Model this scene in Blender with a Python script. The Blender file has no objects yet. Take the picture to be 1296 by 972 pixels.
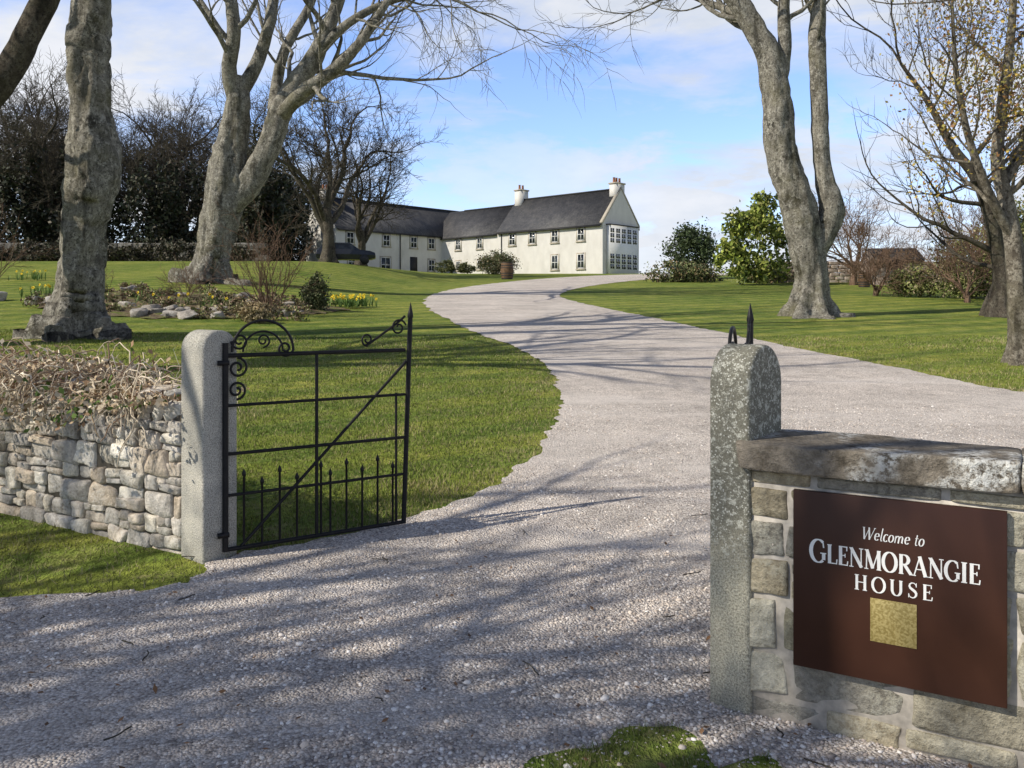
import bpy, bmesh, math, random
import numpy as np
from mathutils import Vector, Matrix, noise as mnoise
from mathutils.geometry import delaunay_2d_cdt
rng = np.random.default_rng(7); random.seed(7)
scene = bpy.context.scene
R = math.radians

# ------------------------------------------------------------------ terrain
def sp(x, w=1.0):
    x = np.asarray(x, float)/w
    return w*np.where(x > 30, x, np.log1p(np.exp(np.minimum(x, 30))))
def sstep(t):
    t = np.clip(t, 0, 1); return t*t*(3-2*t)
def H(x, y):
    x = np.asarray(x, float); y = np.asarray(y, float)
    z = .065*(sp(y-6, .6)-sp(y-82, 4))
    s = sstep((-4-x)/10)
    z = z + .035*s*(sp(y-15, 2)-sp(y-55, 3)) - .045*s*(sp(y-58, 2)-sp(y-83, 2))
    return z
def Hs(x, y): return float(H(x, y))

# ------------------------------------------------------------------ helpers
def np_mesh(name, V, F, mat=None, smooth=False, parent=None, col=None):
    V = np.asarray(V, np.float32); F = np.asarray(F, np.int32)
    me = bpy.data.meshes.new(name)
    n, k = F.shape
    me.vertices.add(len(V)); me.vertices.foreach_set('co', V.ravel())
    me.loops.add(n*k); me.loops.foreach_set('vertex_index', F.ravel())
    me.polygons.add(n)
    me.polygons.foreach_set('loop_start', np.arange(0, n*k, k, dtype=np.int32))
    me.polygons.foreach_set('loop_total', np.full(n, k, np.int32))
    me.update(calc_edges=True)
    if smooth: me.polygons.foreach_set('use_smooth', np.ones(n, bool))
    if col is not None:
        a = me.color_attributes.new('Col', 'FLOAT_COLOR', 'POINT')
        c = np.ones((len(V), 4), np.float32); c[:, :3] = col
        a.data.foreach_set('color', c.ravel())
    for m in (mat if isinstance(mat, (list, tuple)) else [mat]):
        if m: me.materials.append(m)
    me.update()
    ob = bpy.data.objects.new(name, me); scene.collection.objects.link(ob)
    if parent: ob.parent = parent
    return ob
def empty(name, loc=(0, 0, 0), rz=0):
    e = bpy.data.objects.new(name, None); scene.collection.objects.link(e)
    e.location = loc; e.rotation_euler = (0, 0, rz); e.empty_display_size = .2
    return e
def bm_obj(name, bm, mat, parent=None, smooth=False, bevel=0, seg=2):
    me = bpy.data.meshes.new(name); bm.to_mesh(me); bm.free()
    if smooth:
        for p in me.polygons: p.use_smooth = True
    ob = bpy.data.objects.new(name, me); scene.collection.objects.link(ob)
    for m in (mat if isinstance(mat, (list, tuple)) else [mat]): me.materials.append(m)
    if parent: ob.parent = parent
    if bevel:
        b = ob.modifiers.new('bev', 'BEVEL'); b.width = bevel; b.segments = seg; b.limit_method = 'ANGLE'
    return ob
CUBE = np.array([[-1,-1,-1],[1,-1,-1],[1,1,-1],[-1,1,-1],[-1,-1,1],[1,-1,1],[1,1,1],[-1,1,1]], float)
CF = np.array([[0,3,2,1],[4,5,6,7],[0,1,5,4],[1,2,6,5],[2,3,7,6],[3,0,4,7]])
def boxes(name, lst, mat, parent=None, bevel=0):
    V = []; F = []
    for i, (a, b, c, d, e, f) in enumerate(lst):
        lo = np.array([a, c, e]); hi = np.array([b, d, f])
        V.append((CUBE+1)/2*(hi-lo)+lo); F.append(CF+8*i)
    ob = np_mesh(name, np.vstack(V), np.vstack(F), mat, parent=parent)
    if bevel:
        m = ob.modifiers.new('bev', 'BEVEL'); m.width = bevel; m.segments = 2
    return ob
class Acc:
    def __init__(s): s.V = []; s.F = []; s.C = []; s.n = 0
    def add(s, V, F, c=None):
        s.V.append(V); s.F.append(F+s.n); s.n += len(V)
        if c is not None: s.C.append(np.broadcast_to(c, (len(V), 3)))
    def obj(s, name, mat, **k):
        col = np.vstack(s.C) if s.C else None
        return np_mesh(name, np.vstack(s.V), np.vstack(s.F), mat, col=col, **k)
def tube_arrays(P, Rr, sides):
    N, S, _ = P.shape
    T = np.gradient(P, axis=1); T /= np.linalg.norm(T, axis=2, keepdims=True)+1e-9
    mt = np.abs(T.mean(1)); ref = np.eye(3)[np.argmin(mt, axis=1)][:, None, :]
    U = np.cross(T, ref); U /= np.linalg.norm(U, axis=2, keepdims=True)+1e-9
    W = np.cross(T, U)
    a = np.linspace(0, 2*np.pi, sides, endpoint=False)
    V = P[:, :, None, :] + Rr[:, :, None, None]*(np.cos(a)[None, None, :, None]*U[:, :, None, :]+np.sin(a)[None, None, :, None]*W[:, :, None, :])
    idx = np.arange(N*S*sides).reshape(N, S, sides)
    A = idx[:, :-1, :]; B = np.roll(idx, -1, 2)[:, :-1, :]; C = np.roll(idx, -1, 2)[:, 1:, :]; D = idx[:, 1:, :]
    F = np.stack([A, B, C, D], -1).reshape(-1, 4)
    return V.reshape(-1, 3), F
def tube_list(polys, sides=6):
    acc = Acc()
    for p, r in polys:
        p = np.asarray(p, float)[None]; r = np.broadcast_to(np.asarray(r, float), (p.shape[1],))[None]
        V, F = tube_arrays(p, r, sides); acc.add(V, F)
    return acc

# ------------------------------------------------------------------ material helpers
def newmat(name, rough=.85, spec=.3):
    m = bpy.data.materials.new(name); m.use_nodes = True
    nt = m.node_tree; b = nt.nodes['Principled BSDF']
    b.inputs['Roughness'].default_value = rough
    b.inputs['Specular IOR Level'].default_value = spec
    return m, nt, b
def coord(nt, scale=(1, 1, 1), out='Object', rot=0):
    t = nt.nodes.new('ShaderNodeTexCoord'); mp = nt.nodes.new('ShaderNodeMapping')
    nt.links.new(t.outputs[out], mp.inputs[0]); mp.inputs['Scale'].default_value = scale
    mp.inputs['Rotation'].default_value = (0, 0, rot)
    return mp.outputs[0]
def noise(nt, vec, scale, detail=4, rough=.55, dist=0):
    n = nt.nodes.new('ShaderNodeTexNoise'); nt.links.new(vec, n.inputs['Vector'])
    n.inputs['Scale'].default_value = scale; n.inputs['Detail'].default_value = detail
    n.inputs['Roughness'].default_value = rough; n.inputs['Distortion'].default_value = dist
    return n.outputs['Fac']
def voro(nt, vec, scale, out='Distance', feat='F1'):
    n = nt.nodes.new('ShaderNodeTexVoronoi'); nt.links.new(vec, n.inputs['Vector'])
    n.inputs['Scale'].default_value = scale; n.feature = feat
    return n.outputs[out]
def ramp(nt, fac, stops):
    r = nt.nodes.new('ShaderNodeValToRGB'); nt.links.new(fac, r.inputs[0])
    e = r.color_ramp.elements
    while len(e) < len(stops): e.new(.5)
    for i, (p, c) in enumerate(stops):
        e[i].position = p
        if isinstance(c, (int, float)): c = (c, c, c)
        e[i].color = (*c, 1)
    return r.outputs[0]
def mix(nt, fac, a, b, typ='MIX'):
    m = nt.nodes.new('ShaderNodeMix'); m.data_type = 'RGBA'; m.blend_type = typ
    for i, v in ((0, fac), (6, a), (7, b)):
        if hasattr(v, 'links'): nt.links.new(v, m.inputs[i])
        elif i == 0: m.inputs[0].default_value = v
        else: m.inputs[i].default_value = (*v, 1)
    return m.outputs[2]
def mth(nt, op, a, b=None):
    m = nt.nodes.new('ShaderNodeMath'); m.operation = op
    for i, v in enumerate((a, b)):
        if v is None: continue
        if hasattr(v, 'links'): nt.links.new(v, m.inputs[i])
        else: m.inputs[i].default_value = v
    return m.outputs[0]
def bump(nt, b, h, strength=.5, dist=.02):
    n = nt.nodes.new('ShaderNodeBump'); nt.links.new(h, n.inputs['Height'])
    n.inputs['Strength'].default_value = strength; n.inputs['Distance'].default_value = dist
    nt.links.new(n.outputs[0], b.inputs['Normal'])
def attr(nt, name='Col'):
    a = nt.nodes.new('ShaderNodeAttribute'); a.attribute_name = name; return a.outputs['Color']
def setc(nt, b, c): nt.links.new(c, b.inputs['Base Color'])
def plain(name, c, rough=.7, spec=.3, metal=0, var=.25, sc=8):
    m, nt, b = newmat(name, rough, spec); b.inputs['Metallic'].default_value = metal
    f = noise(nt, coord(nt), sc, 4)
    setc(nt, b, ramp(nt, f, [(.3, tuple(x*(1-var) for x in c)), (.7, tuple(min(1, x*(1+var)) for x in c))]))
    return m
def colmat(name, rough=.8, spec=.2, amt=.0, sc=10):
    m, nt, b = newmat(name, rough, spec)
    c = attr(nt)
    if amt:
        c = mix(nt, 1.0, c, ramp(nt, noise(nt, coord(nt), sc, 2, .6), [(.25, 1-amt), (.75, 1+amt)]), 'MULTIPLY')
    setc(nt, b, c)
    return m

def grass_mat():
    m, nt, b = newmat('grass', .9, .1)
    v = coord(nt)
    big = noise(nt, v, .22, 3, .6); mid = noise(nt, v, 1.9, 5, .65); fine = noise(nt, coord(nt, (1, .55, 1)), 26, 3, .8)
    c1 = ramp(nt, mid, [(.3, (.105, .150, .028)), (.5, (.185, .232, .045)), (.72, (.29, .30, .08))])
    c2 = ramp(nt, big, [(.35, (.75, .84, .75)), (.62, (1.22, 1.13, 1.1))])
    c = mix(nt, 1.0, c1, c2, 'MULTIPLY')
    c = mix(nt, 1.0, c, ramp(nt, fine, [(.3, .42), (.5, 1.0), (.75, 1.6)]), 'MULTIPLY')
    wv = nt.nodes.new('ShaderNodeTexWave'); nt.links.new(coord(nt, rot=R(62)), wv.inputs['Vector'])
    wv.inputs['Scale'].default_value = .26; wv.inputs['Distortion'].default_value = .6; wv.inputs['Detail'].default_value = 0
    c = mix(nt, 1.0, c, ramp(nt, wv.outputs['Fac'], [(.38, (.78, .86, .84)), (.62, (1.17, 1.11, 1.06))]), 'MULTIPLY')
    dry = ramp(nt, noise(nt, v, 4.5, 4, .75), [(.54, 0), (.70, .6)])
    c = mix(nt, dry, c, (.33, .29, .14))
    setc(nt, b, c)
    bump(nt, b, fine, 1.0, .05)
    return m
M_grass = grass_mat()
def gravel_mat():
    m, nt, b = newmat('gravel', .95, .1)
    v = coord(nt)
    vc = nt.nodes.new('ShaderNodeTexVoronoi'); nt.links.new(v, vc.inputs['Vector']); vc.inputs['Scale'].default_value = 80
    bw = nt.nodes.new('ShaderNodeRGBToBW'); nt.links.new(vc.outputs['Color'], bw.inputs[0])
    c = ramp(nt, bw.outputs[0], [(.1, (.36, .315, .28)), (.35, (.62, .555, .50)), (.6, (.76, .695, .63)), (.9, (.90, .85, .79))])
    c = mix(nt, 1.0, c, ramp(nt, vc.outputs['Distance'], [(.35, 1.0), (.75, .62)]), 'MULTIPLY')
    big = noise(nt, v, .6, 5, .65)
    c = mix(nt, 1.0, c, ramp(nt, big, [(.3, (.84, .83, .82)), (.65, (1.10, 1.08, 1.06))]), 'MULTIPLY')
    med = noise(nt, v, 3.5, 4, .7)
    c = mix(nt, 1.0, c, ramp(nt, med, [(.3, .78), (.6, 1.08)]), 'MULTIPLY')
    tr = noise(nt, coord(nt, (.45, 1.5, 1), rot=R(8)), .8, 4, .6)
    c = mix(nt, ramp(nt, tr, [(.48, 0), (.66, .5)]), c, (.74, .68, .62))
    setc(nt, b, c)
    h = mth(nt, 'ADD', mth(nt, 'MULTIPLY', vc.outputs['Distance'], -1), mth(nt, 'MULTIPLY', noise(nt, v, 11, 3, .7), 1.4))
    bump(nt, b, h, .8, .016)
    return m
M_gravel = gravel_mat()
M_peb = colmat('pebble_stone', .9, .15)
M_blade = colmat('grass_blade', .75, .15)
M_leaf = colmat('leaf', .6, .25)
def bark_mat(name, base, dark, lichen, moss, la=.85):
    m, nt, b = newmat(name, .9, .1)
    v = coord(nt)
    f = noise(nt, v, 1.6, 4, .65)
    c = ramp(nt, f, [(.3, dark), (.48, base), (.72, tuple(x*1.3 for x in base))])
    l = noise(nt, coord(nt, (1, 1, .8)), 6.5, 6, .85); l2 = noise(nt, v, 17, 4, .8)
    c = mix(nt, ramp(nt, l, [(.50, 0), (.57, la)]), c, lichen)
    c = mix(nt, ramp(nt, l2, [(.52, 0), (.60, .8)]), c, dark)
    g = noise(nt, v, .9, 3, .7)
    c = mix(nt, ramp(nt, g, [(.5, 0), (.7, .55)]), c, moss)
    st = noise(nt, coord(nt, (2.6, 2.6, .35)), 1.6, 4, .65)
    c = mix(nt, 1.0, c, ramp(nt, st, [(.34, .45), (.5, 1.0)]), 'MULTIPLY')
    setc(nt, b, c)
    bump(nt, b, mth(nt, 'ADD', l, mth(nt, 'MULTIPLY', st, .8)), 1.0, .05)
    return m
M_bark = bark_mat('beech_bark', (.22, .205, .17), (.05, .046, .038), (.44, .42, .36), (.13, .12, .06), .8)
M_barkd = bark_mat('dark_bark', (.085, .072, .056), (.035, .03, .025), (.17, .155, .12), (.06, .06, .03), .6)
M_twigred = bark_mat('red_twig_bark', (.20, .13, .09), (.10, .06, .045), (.28, .2, .14), (.14, .1, .06), .6)
def stone_mat(name, lich=.5, bmp=.8, lcol=(.60, .59, .55), dcol=(.5, .47, .42)):
    m, nt, b = newmat(name, .92, .12)
    v = coord(nt)
    f = noise(nt, v, 9, 6, .72); f2 = noise(nt, v, 38, 4, .75); f3 = noise(nt, v, 3.2, 4, .6)
    c = mix(nt, 1.0, attr(nt), ramp(nt, f, [(.28, dcol), (.5, 1.0), (.72, 1.25)]), 'MULTIPLY')
    c = mix(nt, 1.0, c, ramp(nt, f2, [(.3, .62), (.6, 1.12)]), 'MULTIPLY')
    k = mth(nt, 'MULTIPLY', ramp(nt, f3, [(.5, 0), (.6, 1)]), ramp(nt, f2, [(.42, 0), (.55, 1)]))
    c = mix(nt, mth(nt, 'MULTIPLY', k, lich), c, lcol)
    setc(nt, b, c)
    bump(nt, b, mth(nt, 'ADD', f, mth(nt, 'MULTIPLY', f2, .5)), bmp, .03)
    return m
M_rubble = stone_mat('rubble_stone', .5)
M_ashlar = stone_mat('sandstone_block', .35, .8, (.55, .54, .44))
M_coping = stone_mat('coping_stone', 1.0, .9, (.66, .66, .62), (.35, .33, .3))
def granite(name, base, spk):
    m, nt, b = newmat(name, .88, .2)
    v = coord(nt)
    f = noise(nt, v, 130, 3, .7); g = noise(nt, v, 5, 5, .65)
    c = ramp(nt, f, [(.35, tuple(x*.45 for x in base)), (.5, base), (.66, tuple(x*1.5 for x in base))])
    c = mix(nt, 1.0, c, ramp(nt, g, [(.3, (.72, .72, .7)), (.65, (1.15, 1.13, 1.05))]), 'MULTIPLY')
    sx = nt.nodes.new('ShaderNodeSeparateXYZ'); nt.links.new(coord(nt), sx.inputs[0])
    hi = ramp(nt, mth(nt, 'ADD', sx.outputs[2], mth(nt, 'MULTIPLY', g, .5)), [(.75, 0), (1.3, 1)])
    s2 = noise(nt, v, 34, 5, .85); s3 = voro(nt, v, 70)
    dk = mth(nt, 'MULTIPLY', hi, spk)
    c = mix(nt, mth(nt, 'MULTIPLY', dk, .85), c, (.11, .11, .09))
    c = mix(nt, mth(nt, 'MULTIPLY', ramp(nt, s2, [(.52, 0), (.58, 1)]), mth(nt, 'ADD', dk, .12)), c, (.50, .50, .43))
    c = mix(nt, mth(nt, 'MULTIPLY', ramp(nt, s3, [(.18, 1), (.26, 0)]), dk), c, (.62, .62, .56))
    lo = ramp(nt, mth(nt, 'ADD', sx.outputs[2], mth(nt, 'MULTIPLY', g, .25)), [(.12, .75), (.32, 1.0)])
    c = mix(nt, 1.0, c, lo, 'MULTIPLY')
    setc(nt, b, c)
    bump(nt, b, mth(nt, 'ADD', f, mth(nt, 'MULTIPLY', s2, 1.0)), .6, .01)
    return m
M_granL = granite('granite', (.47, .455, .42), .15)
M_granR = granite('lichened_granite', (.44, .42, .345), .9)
M_mortar = plain('lime_mortar', (.52, .48, .42), .95, .1, sc=25)
M_gapdk = plain('dark_wall_core', (.13, .115, .09), .95, .1, sc=25)  # dark core colour, shows as dark gaps between the stones
def iron():
    m, nt, b = newmat('black_iron_paint', .5, .25)
    f = noise(nt, coord(nt), 30, 4, .7)
    setc(nt, b, ramp(nt, f, [(.4, (.008, .008, .009)), (.7, (.018, .016, .016))]))
    bump(nt, b, f, .3, .004); return m
M_iron = iron()

# ------------------------------------------------------------------ world + sun
S = Vector((-1, -.42, 0)).normalized(); EL = R(38)
sun_dir = Vector((S.x*math.cos(EL), S.y*math.cos(EL), math.sin(EL)))
w = bpy.data.worlds.new('World'); scene.world = w; w.use_nodes = True
nt = w.node_tree; bg = nt.nodes['Background']
sky = nt.nodes.new('ShaderNodeTexSky'); sky.sky_type = 'NISHITA'; sky.sun_disc = False
sky.sun_elevation = EL; sky.sun_rotation = math.atan2(S.x, S.y) % (2*math.pi)
sky.air_density = 1.0; sky.dust_density = .3; sky.ozone_density = 2.5
tc = nt.nodes.new('ShaderNodeTexCoord'); sx = nt.nodes.new('ShaderNodeSeparateXYZ')
nt.links.new(tc.outputs['Generated'], sx.inputs[0])
zz = mth(nt, 'ADD', mth(nt, 'MAXIMUM', sx.outputs[2], 0.0), .16)
cx = nt.nodes.new('ShaderNodeCombineXYZ')
nt.links.new(mth(nt, 'DIVIDE', sx.outputs[0], zz), cx.inputs[0]); nt.links.new(mth(nt, 'DIVIDE', sx.outputs[1], zz), cx.inputs[1])
mp = nt.nodes.new('ShaderNodeMapping'); nt.links.new(cx.outputs[0], mp.inputs[0])
mp.inputs['Location'].default_value = (5.4, .3, 0); mp.inputs['Rotation'].default_value = (0, 0, R(-14)); mp.inputs['Scale'].default_value = (.75, 1.25, 1)
n1 = noise(nt, mp.outputs[0], 1.35, 7, .6, .35)
n2 = noise(nt, mp.outputs[0], .45, 2, .5)
cl = ramp(nt, mth(nt, 'ADD', mth(nt, 'MULTIPLY', n1, .62), mth(nt, 'MULTIPLY', n2, .38)), [(.45, 0), (.505, .5), (.57, .97)])
mp2 = nt.nodes.new('ShaderNodeMapping'); nt.links.new(tc.outputs['Generated'], mp2.inputs[0]); mp2.inputs['Scale'].default_value = (1, 1, 2.6)
mp2.inputs['Location'].default_value = (.35, 0, .2)
n3 = noise(nt, mp2.outputs[0], 3.6, 6, .6)
band = mth(nt, 'MULTIPLY', ramp(nt, sx.outputs[2], [(.0, .95), (.16, .95), (.30, 0)]), ramp(nt, sx.outputs[0], [(.0, .5), (.18, 1)]))
cb = mth(nt, 'MULTIPLY', ramp(nt, n3, [(.44, 0), (.52, 1)]), band)
hz = ramp(nt, sx.outputs[2], [(0.0, .5), (.16, .03)])
clf = mth(nt, 'MAXIMUM', mth(nt, 'MAXIMUM', cl, cb), hz)
gain = mix(nt, 1.0, sky.outputs[0], (1.38, 1.42, 1.74), 'MULTIPLY')
shade = ramp(nt, n3, [(.4, (4.6, 5.0, 5.7)), (.62, (6.1, 6.2, 6.5))])
c = mix(nt, clf, gain, shade)
c = mix(nt, 1.0, c, ramp(nt, sx.outputs[2], [(.36, 1.0), (.58, .30)]), 'MULTIPLY')   # deeper sky towards the zenith
nt.links.new(c, bg.inputs[0]); bg.inputs[1].default_value = .145
sl = bpy.data.lights.new('sun', 'SUN'); sl.energy = 5.0; sl.angle = R(.5); sl.color = (1, .925, .80)
so = bpy.data.objects.new('sun', sl); scene.collection.objects.link(so)
so.rotation_euler = (-sun_dir).to_track_quat('-Z', 'Y').to_euler(); so.location = (-20, -5, 20)

# ------------------------------------------------------------------ camera
cam = bpy.data.cameras.new('camera'); co = bpy.data.objects.new('camera', cam); scene.collection.objects.link(co)
co.location = (0, 0, 1.6); co.rotation_euler = (R(90), 0, 0)
cam.lens = 30; cam.sensor_width = 36; cam.shift_y = -.0756; cam.clip_end = 3000; cam.clip_start = .05
scene.camera = co
scene.view_settings.view_transform = 'Standard'; scene.view_settings.look = 'None'; scene.view_settings.exposure = 0

# ------------------------------------------------------------------ ground sheet
xs = np.concatenate([-np.geomspace(900, 42, 22), np.arange(-40, 41, 1.0), np.geomspace(42, 900, 22)])
ys = np.concatenate([-np.geomspace(300, 12, 10), np.arange(-10, 14, .5), np.arange(14, 110, 1.0), np.geomspace(112, 1500, 22)])
X, Y = np.meshgrid(xs, ys); Z = H(X, Y)
V = np.stack([X, Y, Z], -1).reshape(-1, 3); nx, ny = len(xs), len(ys)
idx = np.arange(nx*ny).reshape(ny, nx)
F = np.stack([idx[:-1, :-1], idx[:-1, 1:], idx[1:, 1:], idx[1:, :-1]], -1).reshape(-1, 4)
np_mesh('ground', V, F, M_grass, smooth=True)

# ------------------------------------------------------------------ driveway outline
left = [(-1.72,5.5),(-.76,6.2),(-.31,6.88),(.03,7.61),(.37,8.87),(.6,10.3),(.68,11.8),(.68,14.4),(.2,17.3),(-.7,20),(-1.89,24.6),(-3.4,32),(-3.8,39.6),(-2.4,48.6),(1.8,61),(7,70),(14,77)]
right = [(24,79),(18,71),(13.8,66.7),(7.4,56.3),(3.3,45.5),(1.95,38.2),(2.4,33.5),(3.8,27.1),(5.0,21.4),(5.73,17.6),(6.27,15.7),(6.73,13.67),(7.08,11.8),(8.6,10.6),(12,9.2),(30,7)]
front = [(30,-25),(-2,-25),(-3,-6),(-5.5,-1.2),(-9,.4),(-30,3.2),(-30,7.5),(-12,4.6),(-5,4.25),(-2.9,4.5),(-1.86,4.88),(-1.82,5.3)]
def chaikin(p, n=2):
    for _ in range(n):
        q = [p[0]]
        for a, b in zip(p[:-1], p[1:]):
            q += [tuple(.75*np.array(a)+.25*np.array(b)), tuple(.25*np.array(a)+.75*np.array(b))]
        q.append(p[-1]); p = q
    return p
outline = chaikin(left)+chaikin(right)+front
def densify(poly, jit=.06, base=.06):
    out = []
    for a, b in zip(poly, poly[1:]+poly[:1]):
        a = np.array(a, float); b = np.array(b, float); L = np.linalg.norm(b-a)
        d = max(base, .006*np.linalg.norm((a+b)/2))
        if abs(a[0]) > 13: d = 1.0
        n = max(1, int(L/d)); nrm = np.array([-(b-a)[1], (b-a)[0]])/max(L, 1e-6)
        for i in range(n):
            p = a+(b-a)*i/n
            j = (mnoise.noise(Vector((p[0]*1.3, p[1]*1.3, 0)))*1.1+mnoise.noise(Vector((p[0]*6, p[1]*6, 3)))*.9)*jit*1.8
            out.append(tuple(p+nrm*j))
    return out
OUT = densify(outline); OA = np.array(OUT)
def inpoly(px, py, poly):
    inside = np.zeros(len(px), bool); n = len(poly)
    for i in range(n):
        x1, y1 = poly[i]; x2, y2 = poly[(i+1) % n]
        if y1 == y2: continue
        inside ^= ((y1 > py) != (y2 > py)) & (px < (x2-x1)*(py-y1)/(y2-y1)+x1)
    return inside
def edgedist(P, A, step=2000):
    out = np.empty(len(P))
    for i in range(0, len(P), step):
        q = P[i:i+step]; out[i:i+step] = np.sqrt(((q[:, None, :]-A[None])**2).sum(2).min(1))
    return out
def sheet(name, poly, pts, mat, off, dome=0, dw=.25):
    vs = [Vector(p) for p in poly]+[Vector(p) for p in pts]
    n = len(poly)
    r = delaunay_2d_cdt(vs, [(i, (i+1) % n) for i in range(n)], [list(range(n))], 1, 1e-5)
    P = np.array([tuple(v) for v in r[0]]); T = np.array([f for f in r[2] if len(f) == 3])
    z = H(P[:, 0], P[:, 1])+off
    if dome:
        d = edgedist(P, np.array(poly)[::2]); z = z+dome*np.clip(d/dw, 0, 1)
        z += dome*.5*np.array([mnoise.noise(Vector((p[0]*1.5, p[1]*1.5, 1))) for p in P])*np.clip(d/dw, 0, 1)
    V = np.column_stack([P, z])
    a = V[T[:, 0]]; b = V[T[:, 1]]; cc = V[T[:, 2]]
    nz = np.cross(b-a, cc-a)[:, 2]; T[nz < 0] = T[nz < 0][:, ::-1]
    return np_mesh(name, V, T, mat, smooth=True)
gp = []
for (x0, x1, y0, y1, s) in [(-10, 12, -4, 16, .5), (-6, 26, 16, 80, 1.4), (-30, 30, -25, -4, 4)]:
    gx, gy = np.meshgrid(np.arange(x0, x1, s)+.03, np.arange(y0, y1, s)+.02)
    gp.append(np.column_stack([gx.ravel(), gy.ravel()]))
gp = np.vstack(gp); gp = gp[inpoly(gp[:, 0], gp[:, 1], OUT)]
gp = gp[edgedist(gp, OA) > .15]
sheet('gravel_driveway', OUT, [tuple(p) for p in gp], M_gravel, .014)

verge = [(.0,2.84),(.12,2.98),(.25,3.08),(.42,3.13),(.6,3.10),(.8,3.02),(1.0,2.86),(1.4,2.62),(2.2,2.2),(3.2,1.7),(3.0,1.0),(1.8,1.4),(.8,2.1),(.2,2.5)]
VG = densify(chaikin(verge+[verge[0]])[:-1], .12, .025)
vx = np.random.default_rng(1).uniform((-.1, 1), (3.2, 3.2), (900, 2)); vx = vx[inpoly(vx[:, 0], vx[:, 1], VG)]
sheet('grass_verge', VG, [tuple(p) for p in vx], M_grass, .018, .008)

# ------------------------------------------------------------------ loose pebbles
def pebbles(name, P, r, zoff=.014):
    n = len(P)
    t = (1+5**.5)/2
    ico = np.array([[-1,t,0],[1,t,0],[-1,-t,0],[1,-t,0],[0,-1,t],[0,1,t],[0,-1,-t],[0,1,-t],[t,0,-1],[t,0,1],[-t,0,-1],[-t,0,1]])/1.902
    fi = np.array([[0,11,5],[0,5,1],[0,1,7],[0,7,10],[0,10,11],[1,5,9],[5,11,4],[11,10,2],[10,7,6],[7,1,8],[3,9,4],[3,4,2],[3,2,6],[3,6,8],[3,8,9],[4,9,5],[2,4,11],[6,2,10],[8,6,7],[9,8,1]])
    ang = rng.uniform(0, 6.28, n); sc = rng.uniform(.6, 1.3, (n, 3))*r[:, None]; sc[:, 2] *= .65
    B = ico[None]*(1+rng.uniform(-.22, .22, (n, 12, 1)))*sc[:, None, :]
    ca, sa = np.cos(ang)[:, None], np.sin(ang)[:, None]
    x = B[..., 0]*ca-B[..., 1]*sa; y = B[..., 0]*sa+B[..., 1]*ca
    V = np.stack([x+P[:, 0:1], y+P[:, 1:2], B[..., 2]+(H(P[:, 0], P[:, 1])+zoff+r*.12)[:, None]], -1)
    F = (fi[None]+12*np.arange(n)[:, None, None]).reshape(-1, 3)
    pal = np.array([(.66, .60, .54), (.76, .70, .64), (.50, .45, .40), (.85, .81, .76), (.58, .49, .42), (.32, .29, .27), (.66, .58, .50)])
    c = pal[rng.integers(0, len(pal), n)]*rng.uniform(.75, 1.12, (n, 1))
    return np_mesh(name, V.reshape(-1, 3), F, M_peb, col=np.repeat(c, 12, 0))
N = 80000
yy = 2.5+8.5*rng.random(N)**1.7; xx = rng.uniform(-.68, .68, N)*yy+rng.uniform(-.4, .4, N)
P = np.column_stack([xx, yy]); k = inpoly(xx, yy, OUT)
dens = np.array([mnoise.noise(Vector((a*.8, b*.8, 5)))+.5*mnoise.noise(Vector((a*2.5, b*2.5, 5))) for a, b in P])
k &= (rng.random(N) < .5+1.1*dens)
P = P[k]; r = rng.uniform(.004, .0105, len(P)); big = rng.random(len(P)) < .03; r[big] *= 1.7
pebbles('loose_gravel', P, r)

# ------------------------------------------------------------------ grass blades
def blades(P, h, wd, base, z0=0, yel=.25):
    n = len(P); a = rng.uniform(0, 6.28, n); lean = rng.normal(0, .45, (n, 2))
    z = H(P[:, 0], P[:, 1])+z0
    dx, dy = np.cos(a)*wd/2, np.sin(a)*wd/2
    A = np.column_stack([P[:, 0]-dx, P[:, 1]-dy, z-.004]); B = np.column_stack([P[:, 0]+dx, P[:, 1]+dy, z-.004])
    C = np.column_stack([P[:, 0]+lean[:, 0]*h, P[:, 1]+lean[:, 1]*h, z+h])
    V = np.stack([A, B, C], 1).reshape(-1, 3); F = np.arange(3*n).reshape(n, 3)
    c = np.array(base)[None]*rng.uniform(.55, 1.45, (n, 1))
    dry = rng.random(n) < yel; c[dry] = np.array((.38, .33, .17))*rng.uniform(.6, 1.3, (dry.sum(), 1))
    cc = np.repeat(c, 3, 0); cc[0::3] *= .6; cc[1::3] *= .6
    return V, F, cc
N = 360000
yy = 5.0+15*rng.random(N)**1.6; xx = rng.uniform(-.66, .66, N)*yy
k = ~inpoly(xx, yy, OUT)
wl = (xx+2.11)*.506+(yy-5.43)*.8625
k &= ~((xx < -1.8) & (wl < .5)); k &= ~((xx > .8) & (yy < 9))
P = np.column_stack([xx, yy])[k]
ed = edgedist(P, OA[(np.abs(OA[:, 0]) < 14) & (OA[:, 1] < 24) & (OA[:, 1] > 3)][::2])
pn = np.array([mnoise.noise(Vector((a*.7, b*.7, 9)))+.6*mnoise.noise(Vector((a*2.7, b*2.7, 2))) for a, b in P])
keep = rng.random(len(P)) < (.8+.5*pn)*np.clip(.35+ed/.35, 0, 1); P = P[keep]; pn = pn[keep]; ed = ed[keep]
hh = rng.uniform(.018, .045, len(P))*(1+.6*pn)
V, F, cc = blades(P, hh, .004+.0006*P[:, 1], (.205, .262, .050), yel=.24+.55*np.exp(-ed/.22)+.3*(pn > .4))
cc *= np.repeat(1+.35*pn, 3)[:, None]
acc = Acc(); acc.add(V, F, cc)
N = 34000; xx = rng.uniform(-7, -1.75, N); yy = rng.uniform(4.1, 8.3, N)
wl = (xx+2.11)*.506+(yy-5.43)*.8625
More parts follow.
